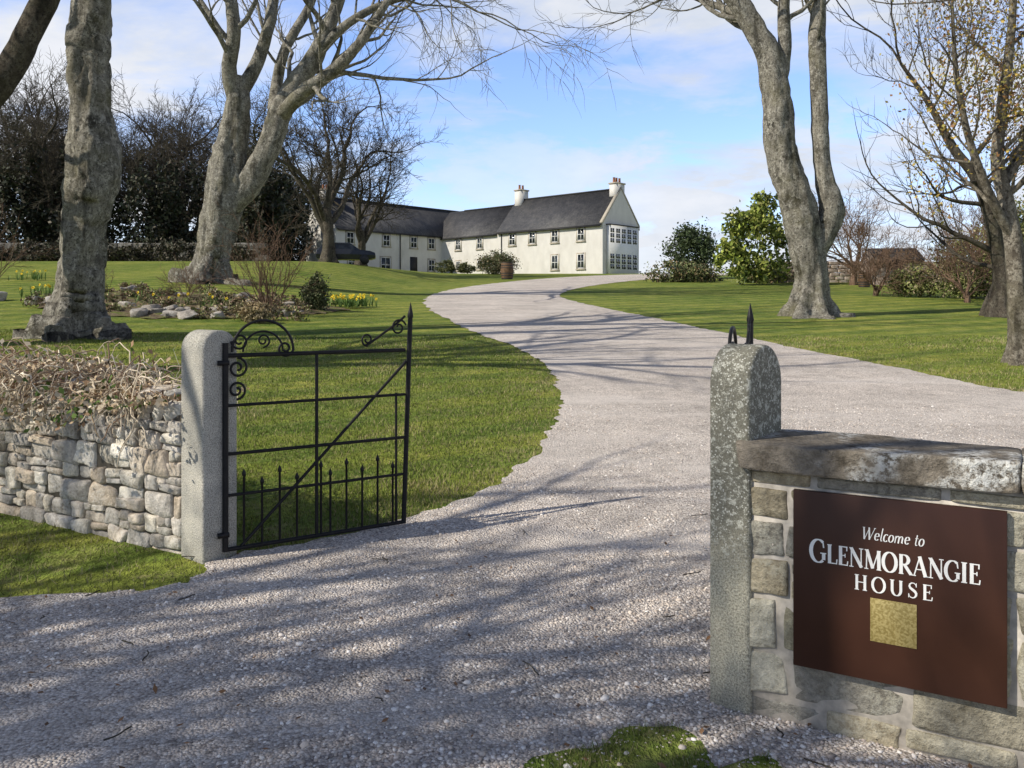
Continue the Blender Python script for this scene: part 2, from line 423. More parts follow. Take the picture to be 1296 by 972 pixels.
k = ~inpoly(xx, yy, OUT) & (wl < -.02); P = np.column_stack([xx, yy])[k]
pn = np.array([mnoise.noise(Vector((a*1.7, b*1.7, 4))) for a, b in P]); P = P[rng.random(len(P)) < .6+1.2*pn]
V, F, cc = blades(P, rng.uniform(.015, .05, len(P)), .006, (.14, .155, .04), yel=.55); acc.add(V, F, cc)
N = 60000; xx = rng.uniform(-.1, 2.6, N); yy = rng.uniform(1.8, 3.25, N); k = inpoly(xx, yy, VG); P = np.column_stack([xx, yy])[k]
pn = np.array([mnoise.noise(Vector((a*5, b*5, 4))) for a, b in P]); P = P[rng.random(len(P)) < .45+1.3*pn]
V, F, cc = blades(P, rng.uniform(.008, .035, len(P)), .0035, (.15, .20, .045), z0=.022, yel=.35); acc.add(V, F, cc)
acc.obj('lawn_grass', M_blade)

# ------------------------------------------------------------------ trees
def unit(v): return v/(np.linalg.norm(v)+1e-9)
class Tree:
    def __init__(s, seed, rmin=.005): s.g = {}; s.r = np.random.default_rng(seed); s.rmin = rmin
    def put(s, pts, rad, sides): s.g.setdefault((len(pts), sides), []).append((np.array(pts), np.array(rad)))
    def grow(s, p, d, L, r, lvl, mx, up=.12, wob=.22, kids=5, kl=.62, spread=.75, droop=0):
        rg = s.r; n = [9, 7, 6, 5, 4, 4][min(lvl, 5)]
        pts = [p]; rad = [r]; ds = [d]
        for i in range(n):
            d = unit(d+rg.normal(0, wob, 3)*.75+np.array([0, 0, up-droop*lvl]))
            p = p+d*L/n; pts.append(p); ds.append(d)
            rad.append(r*(1-(.62 if lvl < mx else .75)*(i+1)/n))
        s.put(pts, rad, [12, 7, 5, 4, 3, 3][min(lvl, 5)])
        if lvl >= mx: return
        nk = kids if lvl else kids+1
        for j in range(nk):
            t = .28+.72*(j+rg.uniform(.1, .9))/nk; i = min(int(t*n), n-1); f = t*n-i
            q = pts[i]*(1-f)+pts[i+1]*f; dd = ds[min(i+1, n)]
            side = unit(np.cross(dd, rg.normal(0, 1, 3)))
            nd = unit(dd*(1-.35*spread)+side*spread*rg.uniform(.6, 1.3))
            s.grow(q, nd, L*kl*rg.uniform(.7, 1.15)*(1.15-.4*t), max(s.rmin, (rad[i]*.52)*rg.uniform(.7, 1)), lvl+1, mx, up, wob, kids, kl, spread, droop)
        s.grow(pts[-1], ds[-1], L*kl, max(s.rmin, rad[-1]*.95), lvl+1, mx, up, wob, kids, kl, spread, droop)
    def limb(s, pts, rad, sides=14, sub=6, kids=0, mx=3, L=4, startt=.3, spread=.8, kr=.45, up=.12, droop=0, kk=4, end=True, jit=.025):
        P = np.array(pts, float); n = len(P); t = np.linspace(0, n-1, (n-1)*sub+1)
        def cr(A, t):
            i = np.clip(t.astype(int), 0, n-2); f = (t-i)[:, None] if A.ndim > 1 else t-i
            g = lambda k: A[np.clip(i+k, 0, n-1)]
            return .5*((2*g(0))+(-g(-1)+g(1))*f+(2*g(-1)-5*g(0)+4*g(1)-g(2))*f**2+(-g(-1)+3*g(0)-3*g(1)+g(2))*f**3)
        Q = cr(P, t); rr = np.maximum(.01, cr(np.array(rad, float), t))
        Q[1:-1] += s.r.normal(0, 1, (len(Q)-2, 3))*rr[1:-1, None]*jit*np.array([1, 1, .2])
        s.put(Q, rr, sides)
        m = len(Q)-1
        for j in range(kids):
            u = startt+(1-startt)*(j+s.r.uniform(.1, .9))/kids; i = min(int(u*m), m-1)
            dd = unit(Q[i+1]-Q[i]); side = unit(np.cross(dd, s.r.normal(0, 1, 3)))
            nd = unit(dd*.55+side*spread)
            s.grow(Q[i], nd, L*s.r.uniform(.7, 1.2)*(1.15-.4*u), rr[i]*kr*s.r.uniform(.6, 1), 1, mx, up=up, kids=kk, droop=droop)
        if end:
            dd = unit(Q[-1]-Q[-2])
            for _ in range(2):
                s.grow(Q[-1], unit(dd+s.r.normal(0, .35, 3)), L*1.2, rr[-1]*.8, 1, mx, up=up, kids=kk, droop=droop)
    def build(s, name, mat, origin, flare=.6, lobes=5, gnarl=.06):
        acc = Acc(); o = np.array(origin)
        for (n, sd), L in s.g.items():
            P = np.array([a for a, _ in L]); Rr = np.array([b for _, b in L])
            V, F = tube_arrays(P, Rr, sd)
            if sd > 14:
                C = np.repeat(P.reshape(-1, 3), sd, 0); D = V-C
                h = np.maximum(0, C[:, 2]-o[2]); th = np.arctan2(D[:, 1], D[:, 0])
                f = 1+flare*np.exp(-h/.42)*(1+.7*np.cos(th*lobes+1.3)+.35*np.cos(th*3))+.10*np.cos(th*lobes+1.3+h*.5)*np.exp(-h/4)
                g = np.array([mnoise.noise(Vector((c[0]*1.2+d[0]*3, c[1]*1.2+d[1]*3, c[2]*.5)))+.5*mnoise.noise(Vector((d[0]*8, d[1]*8, c[2]*1.8))) for c, d in zip(C, D)])
                V = C+D*(f+gnarl*2.2*g)[:, None]
            acc.add(V, F)
        return acc.obj(name, mat, smooth=True)

def T(x, y): return np.array([x, y, Hs(x, y)])
t = Tree(11); b = T(-9.73, 19)
t.limb([b+(0, 0, -.25), b+(0, 0, .35), (-9.68, 19, 1.9), (-9.52, 19, 3.2), (-9.33, 19, 4.6), (-9.42, 19.05, 6.0), (-9.50, 19.1, 7.2), (-9.38, 19.1, 8.6), (-9.2, 19, 11)], [.50, .44, .43, .46, .54, .42, .40, .38, .3], sides=40, sub=12, end=True, L=4.5, mx=2)
t.limb([(-9.3, 19, 8.6), (-8.4, 18.6, 10.2), (-7.2, 18, 12), (-6.4, 17.6, 14.5)], [.26, .22, .17, .1], kids=6, mx=2)
t.limb([(-9.4, 19, 8.9), (-10.6, 19.5, 10.8), (-11.8, 20, 13), (-12, 20, 16)], [.24, .2, .15, .08], kids=6, mx=2)
t.build('beech_tree', M_bark, b, .85, 5, .17)
t = Tree(12); b = T(-12.6, 16.6)
t.limb([b+(0, 0, -.25), b+(0, 0, .5), (-12.3, 16.8, 2.8), (-11.5, 17, 4.5), (-10.25, 17, 6.0), (-9.6, 17, 7.1), (-9.0, 17, 8.6), (-8.8, 17, 11)], [.5, .42, .36, .33, .27, .25, .22, .15], sides=24, sub=7, kids=3, startt=.8, L=3.5, mx=2)
t.limb([(-11.9, 17, 4.0), (-12.8, 17.6, 6.5), (-13.6, 18, 9.5), (-13.8, 18, 13)], [.3, .26, .2, .1], kids=5, L=3, mx=2)
t.build('beech_tree', M_barkd, b, .5)
t = Tree(21, .010); b = T(-12.8, 36)
def w2(px, py, dy=0): Yd = 36+dy; return ((px-648)/1080*Yd, Yd, 1.6-(py-388)/1080*Yd)
t.limb([b+(0, 0, -.3), b+(.05, 0, .4), w2(272, 310), w2(283, 250), w2(291, 190), w2(300, 140), w2(303, 100)], [.82, .70, .70, .74, .62, .5, .42], sides=36, sub=9, end=False)
t.limb([w2(300, 130), w2(290, 90, -.5), w2(296, 40, -1), w2(290, -10, -1), w2(270, -80, -1)], [.38, .31, .28, .24, .16], kids=6, startt=.25, L=5, kk=5)
t.limb([w2(300, 125), w2(325, 80), w2(338, 40), w2(348, -10, 1), w2(360, -90, 1)], [.34, .28, .24, .22, .14], kids=6, startt=.3, L=5)
t.limb([w2(280, 275), w2(312, 235), w2(338, 190), w2(352, 150), w2(375, 105), w2(405, 60), w2(425, 10), w2(440, -60)], [.5, .50, .50, .46, .40, .32, .27, .18], sides=24, kids=7, startt=.45, L=5)
t.limb([w2(352, 150), w2(385, 115, -1), w2(415, 95, -1.5), w2(455, 55, -2), w2(485, 10, -2), w2(520, -40, -2)], [.32, .29, .26, .2, .15, .09], kids=9, startt=.25, L=4.2, droop=.03)
t.limb([w2(395, 75), w2(440, 30, -1), w2(500, 0, -1), w2(560, -5, -2), w2(605, 15, -2)], [.24, .18, .13, .08, .04], kids=13, startt=.25, L=3.4, droop=.06, kk=5)
t.limb([w2(345, 170), w2(350, 110, 2), w2(362, 60, 2), w2(395, 0, 3), w2(410, -70, 3)], [.32, .26, .22, .18, .11], kids=6, startt=.3, L=4)
t.build('beech_tree', M_bark, b, .6, 5, .13)
t = Tree(31, .008); b = T(9.08, 26)
def w3(px, py, dy=0): Yd = 26+dy; return ((px-648)/1080*Yd, Yd, 1.6-(py-388)/1080*Yd)
t.limb([b+(0, 0, -.3), b+(0, 0, .35), w3(1027, 350), w3(1018, 300), w3(1003, 240), w3(989, 185), w3(985, 130), w3(972, 70), w3(942, 15), w3(900, -45), w3(870, -120)], [.50, .44, .45, .50, .47, .43, .40, .38, .31, .24, .15], sides=34, sub=8, kids=5, startt=.72, L=3.6)
t.limb([w3(1022, 335), w3(1044, 295), w3(1051, 262), w3(1042, 225), w3(1038, 150), w3(1034, 70), w3(1035, 0), w3(1040, -100)], [.28, .33, .36, .27, .25, .24, .22, .12], sides=20, kids=5, startt=.72, L=3.4)
t.limb([w3(985, 110), w3(993, 60), w3(992, 10), w3(1000, -80)], [.26, .21, .18, .1], kids=5, startt=.5, L=3.2)
t.limb([w3(945, 20), w3(900, 5, 1), w3(860, -8, 1), w3(825, 5, 1)], [.15, .10, .07, .035], kids=7, startt=.2, L=1.9, droop=.05)
t.build('beech_tree', M_bark, b, .85, 6, .13)
def w4(px, py, dy=0): Yd = 15+dy; return ((px-648)/1080*Yd, Yd, 1.6-(py-388)/1080*Yd)
M_bark3 = bark_mat('cherry_bark', (.17, .15, .115), (.06, .05, .04), (.34, .31, .25), (.11, .1, .05))
t = Tree(41, .0045); b = T(8.95, 15)
t.limb([b+(0, 0, -.2), b+(0, 0, .3), w4(1288, 390), w4(1284, 320), w4(1272, 250), w4(1262, 200), w4(1270, 120), w4(1280, 40), w4(1285, -60)], [.2, .165, .155, .15, .13, .11, .09, .07, .04], sides=16, sub=5, kids=13, startt=.38, L=2.0, kk=5, kr=.5, spread=1.0)
t.limb([w4(1280, 300), w4(1250, 240, -.3), w4(1225, 170, -.5), w4(1210, 90, -.5), w4(1205, 0, -.5)], [.09, .075, .06, .045, .02], sides=8, kids=13, startt=.25, L=1.8, kk=5, spread=1.0)
t.limb([w4(1272, 230), w4(1295, 180, .5), w4(1320, 100, .5), w4(1330, 0, .5)], [.09, .07, .05, .03], sides=8, kids=7, startt=.25, L=1.8, kk=4)
t.build('bare_cherry_tree', M_bark3, b, .5)
t = Tree(42, .008); b = T(14.8, 26)
t.limb([b+(0, 0, -.2), b+(0, 0, .4), w3(1268, 350), w3(1257, 290), w3(1238, 230), w3(1205, 185), w3(1175, 130), w3(1140, 80)], [.34, .29, .25, .21, .17, .13, .09, .045], sides=18, kids=15, startt=.3, L=3.0, kk=5, spread=1.0)
t.build('bare_lime_tree', M_barkd, b, .5)
def generic(seed, mat, name, base, h, r, mx=4, forks=5, spread=.6, kk=4, kl=.62, fork_at=.22, rmin=.012, up=.05, Lf=.42):
    t = Tree(seed, rmin); b = np.array(base); rg = np.random.default_rng(seed)
    top = b+np.array([rg.normal(0, .02)*h, 0, h*fork_at])
    t.limb([b-(0, 0, .3), b+(0, 0, .4), (b+top)/2+(r*.3, 0, 0), top], [r*1.1, r, r*.9, r*.85], sides=16, end=False)
    for i in range(forks):
        a = 6.28*i/forks+rg.uniform(-.4, .4); tl = rg.uniform(.25, .8)*spread
        d = unit(np.array([math.cos(a)*tl, math.sin(a)*tl, 1]))
        t.grow(top-np.array([0, 0, rg.uniform(0, .1)*h]), d, h*Lf*rg.uniform(.8, 1.1), r*.55, 0, mx, up=up, kids=kk, kl=kl)
    return t.build(name, mat, b, .4)
g5 = generic(51, M_barkd, 'bare_ash_tree', T(-12.9, 60), 17, .42, mx=4, forks=6, spread=1.2, kk=5, rmin=.016, up=.04, kl=.58)
generic(53, M_barkd, 'bare_ash_tree', T(-11.7, 66), 12, .32, mx=3, forks=5, spread=.9, kk=5, rmin=.016)
# trees beside the lane and behind the rubble wall (out of frame; their crowns shade the gateway and drive)
generic(61, M_bark, 'beech_tree', T(-9.8, -1.6), 13, .36, mx=2, forks=7, spread=1.3, kk=7, fork_at=.3, rmin=.016)
generic(63, M_bark, 'beech_tree', T(-14.0, -1.8), 15, .46, mx=2, forks=8, spread=1.2, kk=7, fork_at=.3, rmin=.018)
generic(66, M_bark, 'beech_tree', T(-12.6, 11.6), 15, .50, mx=2, forks=6, spread=.9, kk=5, fork_at=.45, rmin=.02)
me5 = g5.data
for (x, y, s, rz) in [(-62, 84, 1.5, 1), (-56, 80, 1.3, 2), (-49, 88, 1.5, 3.3), (-43, 80, 1.3, 4.1), (-37, 92, 1.45, 5), (-33, 84, 1.2, .4), (-27, 95, 1.2, 2.4), (-52, 98, 1.6, 1.4), (-40, 104, 1.6, 2.9), (-22, 100, 1.0, 4)]:
    o = bpy.data.objects.new('bare_woodland_tree', me5); scene.collection.objects.link(o)
    z = Hs(x, y); b5 = Vector(T(-12.9, 60))
    o.matrix_world = Matrix.Translation(Vector((x, y, z-.3))) @ Matrix.Rotation(rz, 4, 'Z') @ Matrix.Scale(s, 4) @ Matrix.Translation(-b5)

# ------------------------------------------------------------------ foliage
def foliage(name, blobs, n, leaf, cols, mat=M_leaf, clump=.22, seed=0, elong=1.6):
    rg = np.random.default_rng(seed+100)
    V = []; C = []
    wt = np.array([b[6] for b in blobs]); wt = wt/wt.sum(); cols = np.array(cols)
    for b, ww in zip(blobs, wt):
        m = int(n*ww); K = max(10, int(m/60))
        d = rg.normal(0, 1, (K, 3)); d /= np.linalg.norm(d, axis=1)[:, None]
        rad = rg.uniform(.35, 1.15, K)**.6; cc = d*rad[:, None]*np.array(b[3:6])
        ctone = rg.uniform(.55, 1.35, K)
        j = rg.integers(0, K, m)
        p = cc[j]+rg.normal(0, 1, (m, 3))*clump*np.array(b[3:6])*rg.uniform(.5, 1.1, K)[j][:, None]
        p += np.array(b[:3]); g = H(p[:, 0], p[:, 1]); ok = p[:, 2] > g+.03; p = p[ok]; j = j[ok]; m = len(p)
        nn = rg.normal(0, 1, (m, 3)); nn /= np.linalg.norm(nn, axis=1)[:, None]
        u = np.cross(nn, rg.normal(0, 1, (m, 3))); u /= np.linalg.norm(u, axis=1)[:, None]; v = np.cross(nn, u)
        s = leaf*rg.uniform(.6, 1.3, m)[:, None]
        V.append(np.stack([p-u*s*elong/2, p-v*s/2+u*s*.1, p+u*s*elong/2, p+v*s/2+u*s*.1], 1).reshape(-1, 3))
        c = cols[rg.integers(0, len(cols), m)]*(ctone[j]*rg.uniform(.75, 1.25, m))[:, None]
        C.append(np.repeat(c, 4, 0))
    V = np.vstack(V); F = np.arange(len(V)).reshape(-1, 4)
    return np_mesh(name, V, F, mat, col=np.vstack(C))
dg = [(.035, .045, .024), (.05, .055, .03), (.026, .034, .02), (.065, .055, .035), (.05, .05, .04)]
bl = []
for x in np.arange(-80, -20, 2.0):
    y = 78+rng.uniform(-3, 7); hh = rng.uniform(4.4, 6.8)+(.9 if x < -45 else 0); bl.append((x, y, Hs(x, y)+hh*.75, 2.0, 2.2, hh, hh))
foliage('evergreen_woodland', bl, 120000, .24, dg, seed=1, clump=.16)
bl = [(x, 66+rng.uniform(-1, 1), Hs(x, 66)+.6, 1.6, 1.0, rng.uniform(.6, 1.4), 1) for x in np.arange(-52, -19, 2.2)]
foliage('dark_hedge', bl, 26000, .15, [(.05, .055, .03), (.08, .07, .045), (.09, .075, .05)], seed=2)
bl = [(-24, 78, Hs(-24, 78)+5.0, 2.2, 2.2, 5.2, 1.4), (-21, 80, Hs(-20, 80)+4.2, 1.8, 1.8, 4.6, 1)]
foliage('yew_trees', bl, 22000, .2, dg, seed=3)
foliage('round_holly_bush', [(13.0, 62, Hs(13, 62)+1.9, 1.6, 1.5, 1.7, 1)], 8000, .13, [(.05, .075, .03), (.07, .095, .04)], seed=4)
foliage('rhododendron_shrub', [(14.3, 50, Hs(14.3, 50)+2.4, 1.9, 1.6, 2.0, 2), (14.9, 50, Hs(14, 50)+4.2, 1.1, 1.1, 1.2, .7), (12.9, 50, Hs(13, 50)+1.5, 1.0, 1.0, 1.1, .6)], 7000, .17, [(.19, .24, .04), (.26, .30, .06), (.10, .14, .035), (.30, .31, .08)], seed=5, clump=.17)
foliage('mixed_shrub_border', [(x, 55+rng.uniform(-2, 2), Hs(x, 55)+.4, 1.3, 1.0, rng.uniform(.5, .9), 1) for x in (10.2, 11.5, 12.8, 15.8, 17, 18.2)], 12000, .11, [(.13, .16, .06), (.18, .19, .09), (.2, .15, .08), (.07, .09, .04)], seed=6)
foliage('ivy_thicket', [(19.2, 36, Hs(19, 36)+1.2, 1.3, .9, 1.3, 1), (17.4, 37, Hs(17, 37)+.6, .9, .8, .7, .4), (20.6, 35, Hs(21, 35)+1.9, 1.3, .9, 1.9, 1.1)], 20000, .08, [(.19, .22, .07), (.26, .26, .1), (.13, .15, .05), (.28, .23, .14)], seed=7, clump=.2)
foliage('cherry_buds', [(8.5, 15, 6.6, 1.5, 1.1, 1.9, 1.0), (8.0, 15, 4.8, 1.2, .9, 1.4, .3)], 7500, .042, [(.42, .30, .07), (.30, .27, .07), (.26, .14, .06)], seed=8, clump=.25)
foliage('distant_trees', [(x, 190+rng.uniform(-15, 15), 6.0, 7, 5, rng.uniform(1.5, 3.6), 1) for x in np.arange(-30, 150, 8)], 24000, .6, [(.09, .10, .07), (.12, .11, .08), (.11, .10, .075)], seed=9)
foliage('garden_shrub', [(-1.2, 74, Hs(-1.2, 74)+.9, 1.5, 1.1, 1.0, 1)], 6000, .1, [(.09, .11, .045), (.18, .15, .08)], seed=10)
foliage('garden_shrub', [(-6.2, 80, Hs(-6.2, 80)+.6, .9, .8, .6, 1), (-4.3, 80, Hs(-4, 80)+.5, .7, .8, .5, 1)], 4000, .1, [(.08, .1, .04), (.14, .14, .06)], seed=12)
generic(71, M_twigred, 'bare_rowan_tree', T(20.0, 50), 7.0, .14, mx=3, forks=8, spread=1.3, kk=5, fork_at=.15, rmin=.012)
generic(72, M_twigred, 'bare_hawthorn_tree', T(23.5, 42), 6.5, .14, mx=3, forks=7, spread=1.2, kk=5, fork_at=.15, rmin=.01)
generic(73, M_twigred, 'bare_hazel_tree', T(17.6, 33), 4.6, .07, mx=3, forks=8, spread=1.4, kk=5, fork_at=.08, rmin=.008)
generic(74, M_twigred, 'bare_hazel_tree', T(16.2, 38), 3.8, .07, mx=3, forks=8, spread=1.4, kk=5, fork_at=.08, rmin=.008)

# ------------------------------------------------------------------ stones
def cubesphere(g):
    n = len(g)-1; V = {}; Vl = []; Fl = []
    def vid(p):
        key = tuple(np.round(p, 5))
        if key not in V: V[key] = len(Vl); Vl.append(p)
        return V[key]
    for ax in range(3):
        for sg in (-1, 1):
            o = [a for a in range(3) if a != ax]
            for i in range(n):
                for j in range(n):
                    q = []
                    for (a, b) in ((i, j), (i+1, j), (i+1, j+1), (i, j+1)):
                        p = np.zeros(3); p[ax] = sg; p[o[0]] = g[a]; p[o[1]] = g[b]; q.append(vid(p))
                    flip = (sg > 0) ^ (ax == 1)
                    Fl.append(q if flip else q[::-1])
    return np.array(Vl), np.array(Fl)
CSV, CSF = cubesphere(np.array([-1, -.93, -.75, -.4, 0, .4, .75, .93, 1]))
def stone(center, half, k=7, rough=.05, rg=rng, M=None, skew=.06):
    half = np.array(half, float); m = min(half[0], half[2])
    nrm = (np.abs(CSV)**k).sum(1)**(1/k); p = CSV/nrm[:, None]
    d = np.zeros((len(p), 3))
    for f in (1.3, 2.7, 5.0):
        for a in range(3):
            kv = rg.normal(0, f, 3); d[:, a] += np.sin(p@kv+rg.uniform(0, 6.28))/f
    s1 = 1+rg.normal(0, skew)*p[:, 2]; s2 = 1+rg.normal(0, skew)*p[:, 0]
    q = np.column_stack([p[:, 0]*half[0]*s1, p[:, 1]*half[1], p[:, 2]*half[2]*s2])
    q = q+d*rough*m
    if M is not None: q = q@M.T
    return q+np.array(center), CSF
WD = np.array([.8625, -.506, 0]); WN = np.array([.506, .8625, 0])
MW = np.column_stack([WD, WN, [0, 0, 1]])
def wall_stones(acc, org, t0, t1, z0, z1, rowh, wid, thick, gap, pal, k, rough, rg, splitp=.2, jit=.006, skew=.1):
    z = z0
    while z < z1-.02:
        h = min(rg.uniform(*rowh), z1-z)
        if z1-(z+h) < rowh[0]*.6: h = z1-z
        tt = t0
        while t0 <= tt < t1-.01:
            wd = rg.uniform(*wid)*(1.3 if h > np.mean(rowh) else .85)
            if t1-(tt+wd) < wid[0]*.6: wd = t1-tt
            parts = [(tt, tt+wd, z, z+h)]
            u = rg.random()
            if u < splitp and h > .1:
                s = rg.uniform(.38, .62); parts = [(tt, tt+wd, z, z+h*s), (tt, tt+wd, z+h*s, z+h)]
            elif u < splitp*1.6 and h > .1:
                s = rg.uniform(.38, .62); q = tt+wd*rg.uniform(.35, .65); parts = [(tt, tt+wd, z, z+h*s), (tt, q, z+h*s, z+h), (q, tt+wd, z+h*s, z+h)]
            for a, b, c, d in parts:
                ov = rg.uniform(0, .012)
                cen = np.array(org)+WD*(a+b)/2+WN*(thick/2+rg.normal(0, jit))+np.array([0, 0, (c+d)/2+rg.normal(0, .004)])
                Mm = np.array(Matrix.Rotation(rg.normal(0, .05), 3, Vector(WN)))@MW
                Vv, Ff = stone(cen, ((b-a)/2-gap/2+ov/2, thick/2, (d-c)/2-gap/2+ov/2), k*rg.uniform(.7, 1.5), rough, rg, Mm, skew)
                acc.add(Vv, Ff, np.array(pal[rg.integers(0, len(pal))])*rg.uniform(.75, 1.15))
            tt += wd
        z += h
rg = np.random.default_rng(5); e = empty('dry_stone_wall')
orgL = np.array([-2.11, 5.43, 0.0]); LL = 7.0
acc = Acc()
palL = [(.60, .55, .46), (.69, .64, .54), (.51, .47, .41), (.65, .57, .47), (.43, .40, .36), (.72, .68, .60), (.56, .52, .46), (.59, .50, .39)]
wall_stones(acc, orgL, -LL, -.01, -.04, .86, (.08, .175), (.12, .28), .42, .004, palL, 9, .14, rg, .25, .010, .10)
tt = -LL
while tt < -.06:
    wd = rg.uniform(.10, .24)
    if tt+wd > 0: wd = -tt
    h = rg.uniform(.12, .22)
    cen = orgL+WD*(tt+wd/2)+WN*.2+np.array([0, 0, .86+h/2-.01])
    Mm = np.array(Matrix.Rotation(rg.normal(0, .16), 3, Vector(WN)))@MW
    Vv, Ff = stone(cen, (wd/2, .2, h/2), 4, .30, rg, Mm, .15); acc.add(Vv, Ff, np.array(palL[rg.integers(0, 7)])*rg.uniform(.9, 1.15)); tt += wd
acc.obj('stones', M_rubble, smooth=True, parent=e)
def wbox(name, org, t0, t1, n0, n1, z0, z1, mat, parent):
    V = []
    for (a, b, c) in ((0,0,0),(1,0,0),(1,1,0),(0,1,0),(0,0,1),(1,0,1),(1,1,1),(0,1,1)):
        V.append(np.array(org)+WD*(t1 if a else t0)+WN*(n1 if b else n0)+np.array([0, 0, z1 if c else z0]))
    return np_mesh(name, np.array(V), CF, mat, parent=parent)
wbox('core', orgL, -LL, -.04, .028, .39, -.1, .9, M_gapdk, e)
e = empty('sandstone_wall'); orgR = np.array([.894, 3.342, 0.0]); acc = Acc(); rg = np.random.default_rng(17)
palR = [(.42, .39, .28), (.48, .44, .33), (.37, .34, .26), (.46, .40, .28), (.32, .30, .25), (.50, .47, .37)]
z = -.05
rows = [.15, .17, .21, .15, .15, .13, .06]
for ri, h in enumerate(rows):
    tt = .015; first = True
    while tt < 3.2:
        wd = rg.uniform(.24, .46) if not first else [.30, .17, .13, .17, .155, .17, .26][ri]
        first = False
        parts = [(tt, wd, z, h)]
        if h > .14 and tt > .1 and rg.random() < .15:
            s = rg.uniform(.4, .6); parts = [(tt, wd, z, h*s), (tt, wd, z+h*s, h*(1-s))]
        for (a, w_, c_, h_) in parts:
            cen = orgR+WD*(a+w_/2)+WN*(.17+rg.normal(0, .004))+np.array([0, 0, c_+h_/2])
            Vv, Ff = stone(cen, (w_/2-.008, .17, h_/2-.008), 20, .09, rg, MW, .02)
            acc.add(Vv, Ff, np.array(palR[rg.integers(0, len(palR))])*rg.uniform(.7, 1.1))
        tt += wd
    z += h
zc = z
acc.obj('blocks', M_ashlar, smooth=True, parent=e)
wbox('mortar', orgR, .02, 3.2, .010, .330, -.1, zc-.002, M_mortar, e)
acc = Acc(); tt = -.005
for wd in [.95, .62, .8, .9]:
    cen = orgR+WD*(tt+wd/2)+WN*.165+np.array([0, 0, zc+.056])
    Vv, Ff = stone(cen, (wd/2-.001, .215, .054), 26, .09, rg, MW, .004)
    acc.add(Vv, Ff, np.array((.20, .175, .14))*rg.uniform(.8, 1.2)); tt += wd
acc.obj('coping', M_coping, smooth=True, parent=e)

# ------------------------------------------------------------------ gate posts
def gatepost(name, corner, wd, dp, top, yaw, mat):
    e = empty(name, (corner[0], corner[1], 0), -yaw)
    bm = bmesh.new(); r = dp/2; prof = [(0, -.1), (dp, -.1)]
    for i in range(21):
        a = math.pi*i/20; prof.append((r+r*math.cos(a), top-r+r*math.sin(a)))
    vs = [bm.verts.new((0, y, z)) for y, z in prof]; f = bm.faces.new(vs)
    ex = bmesh.ops.extrude_face_region(bm, geom=[f])
    bmesh.ops.translate(bm, verts=[g for g in ex['geom'] if isinstance(g, bmesh.types.BMVert)], vec=(wd, 0, 0))
    bmesh.ops.recalc_face_normals(bm, faces=bm.faces)
    bm_obj('post_shaft', bm, mat, e, bevel=.016, seg=4)
    return e
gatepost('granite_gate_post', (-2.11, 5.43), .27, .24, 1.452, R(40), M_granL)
gatepost('granite_gate_post', (.789, 3.42), .172, .32, 1.447, R(40), M_granR)

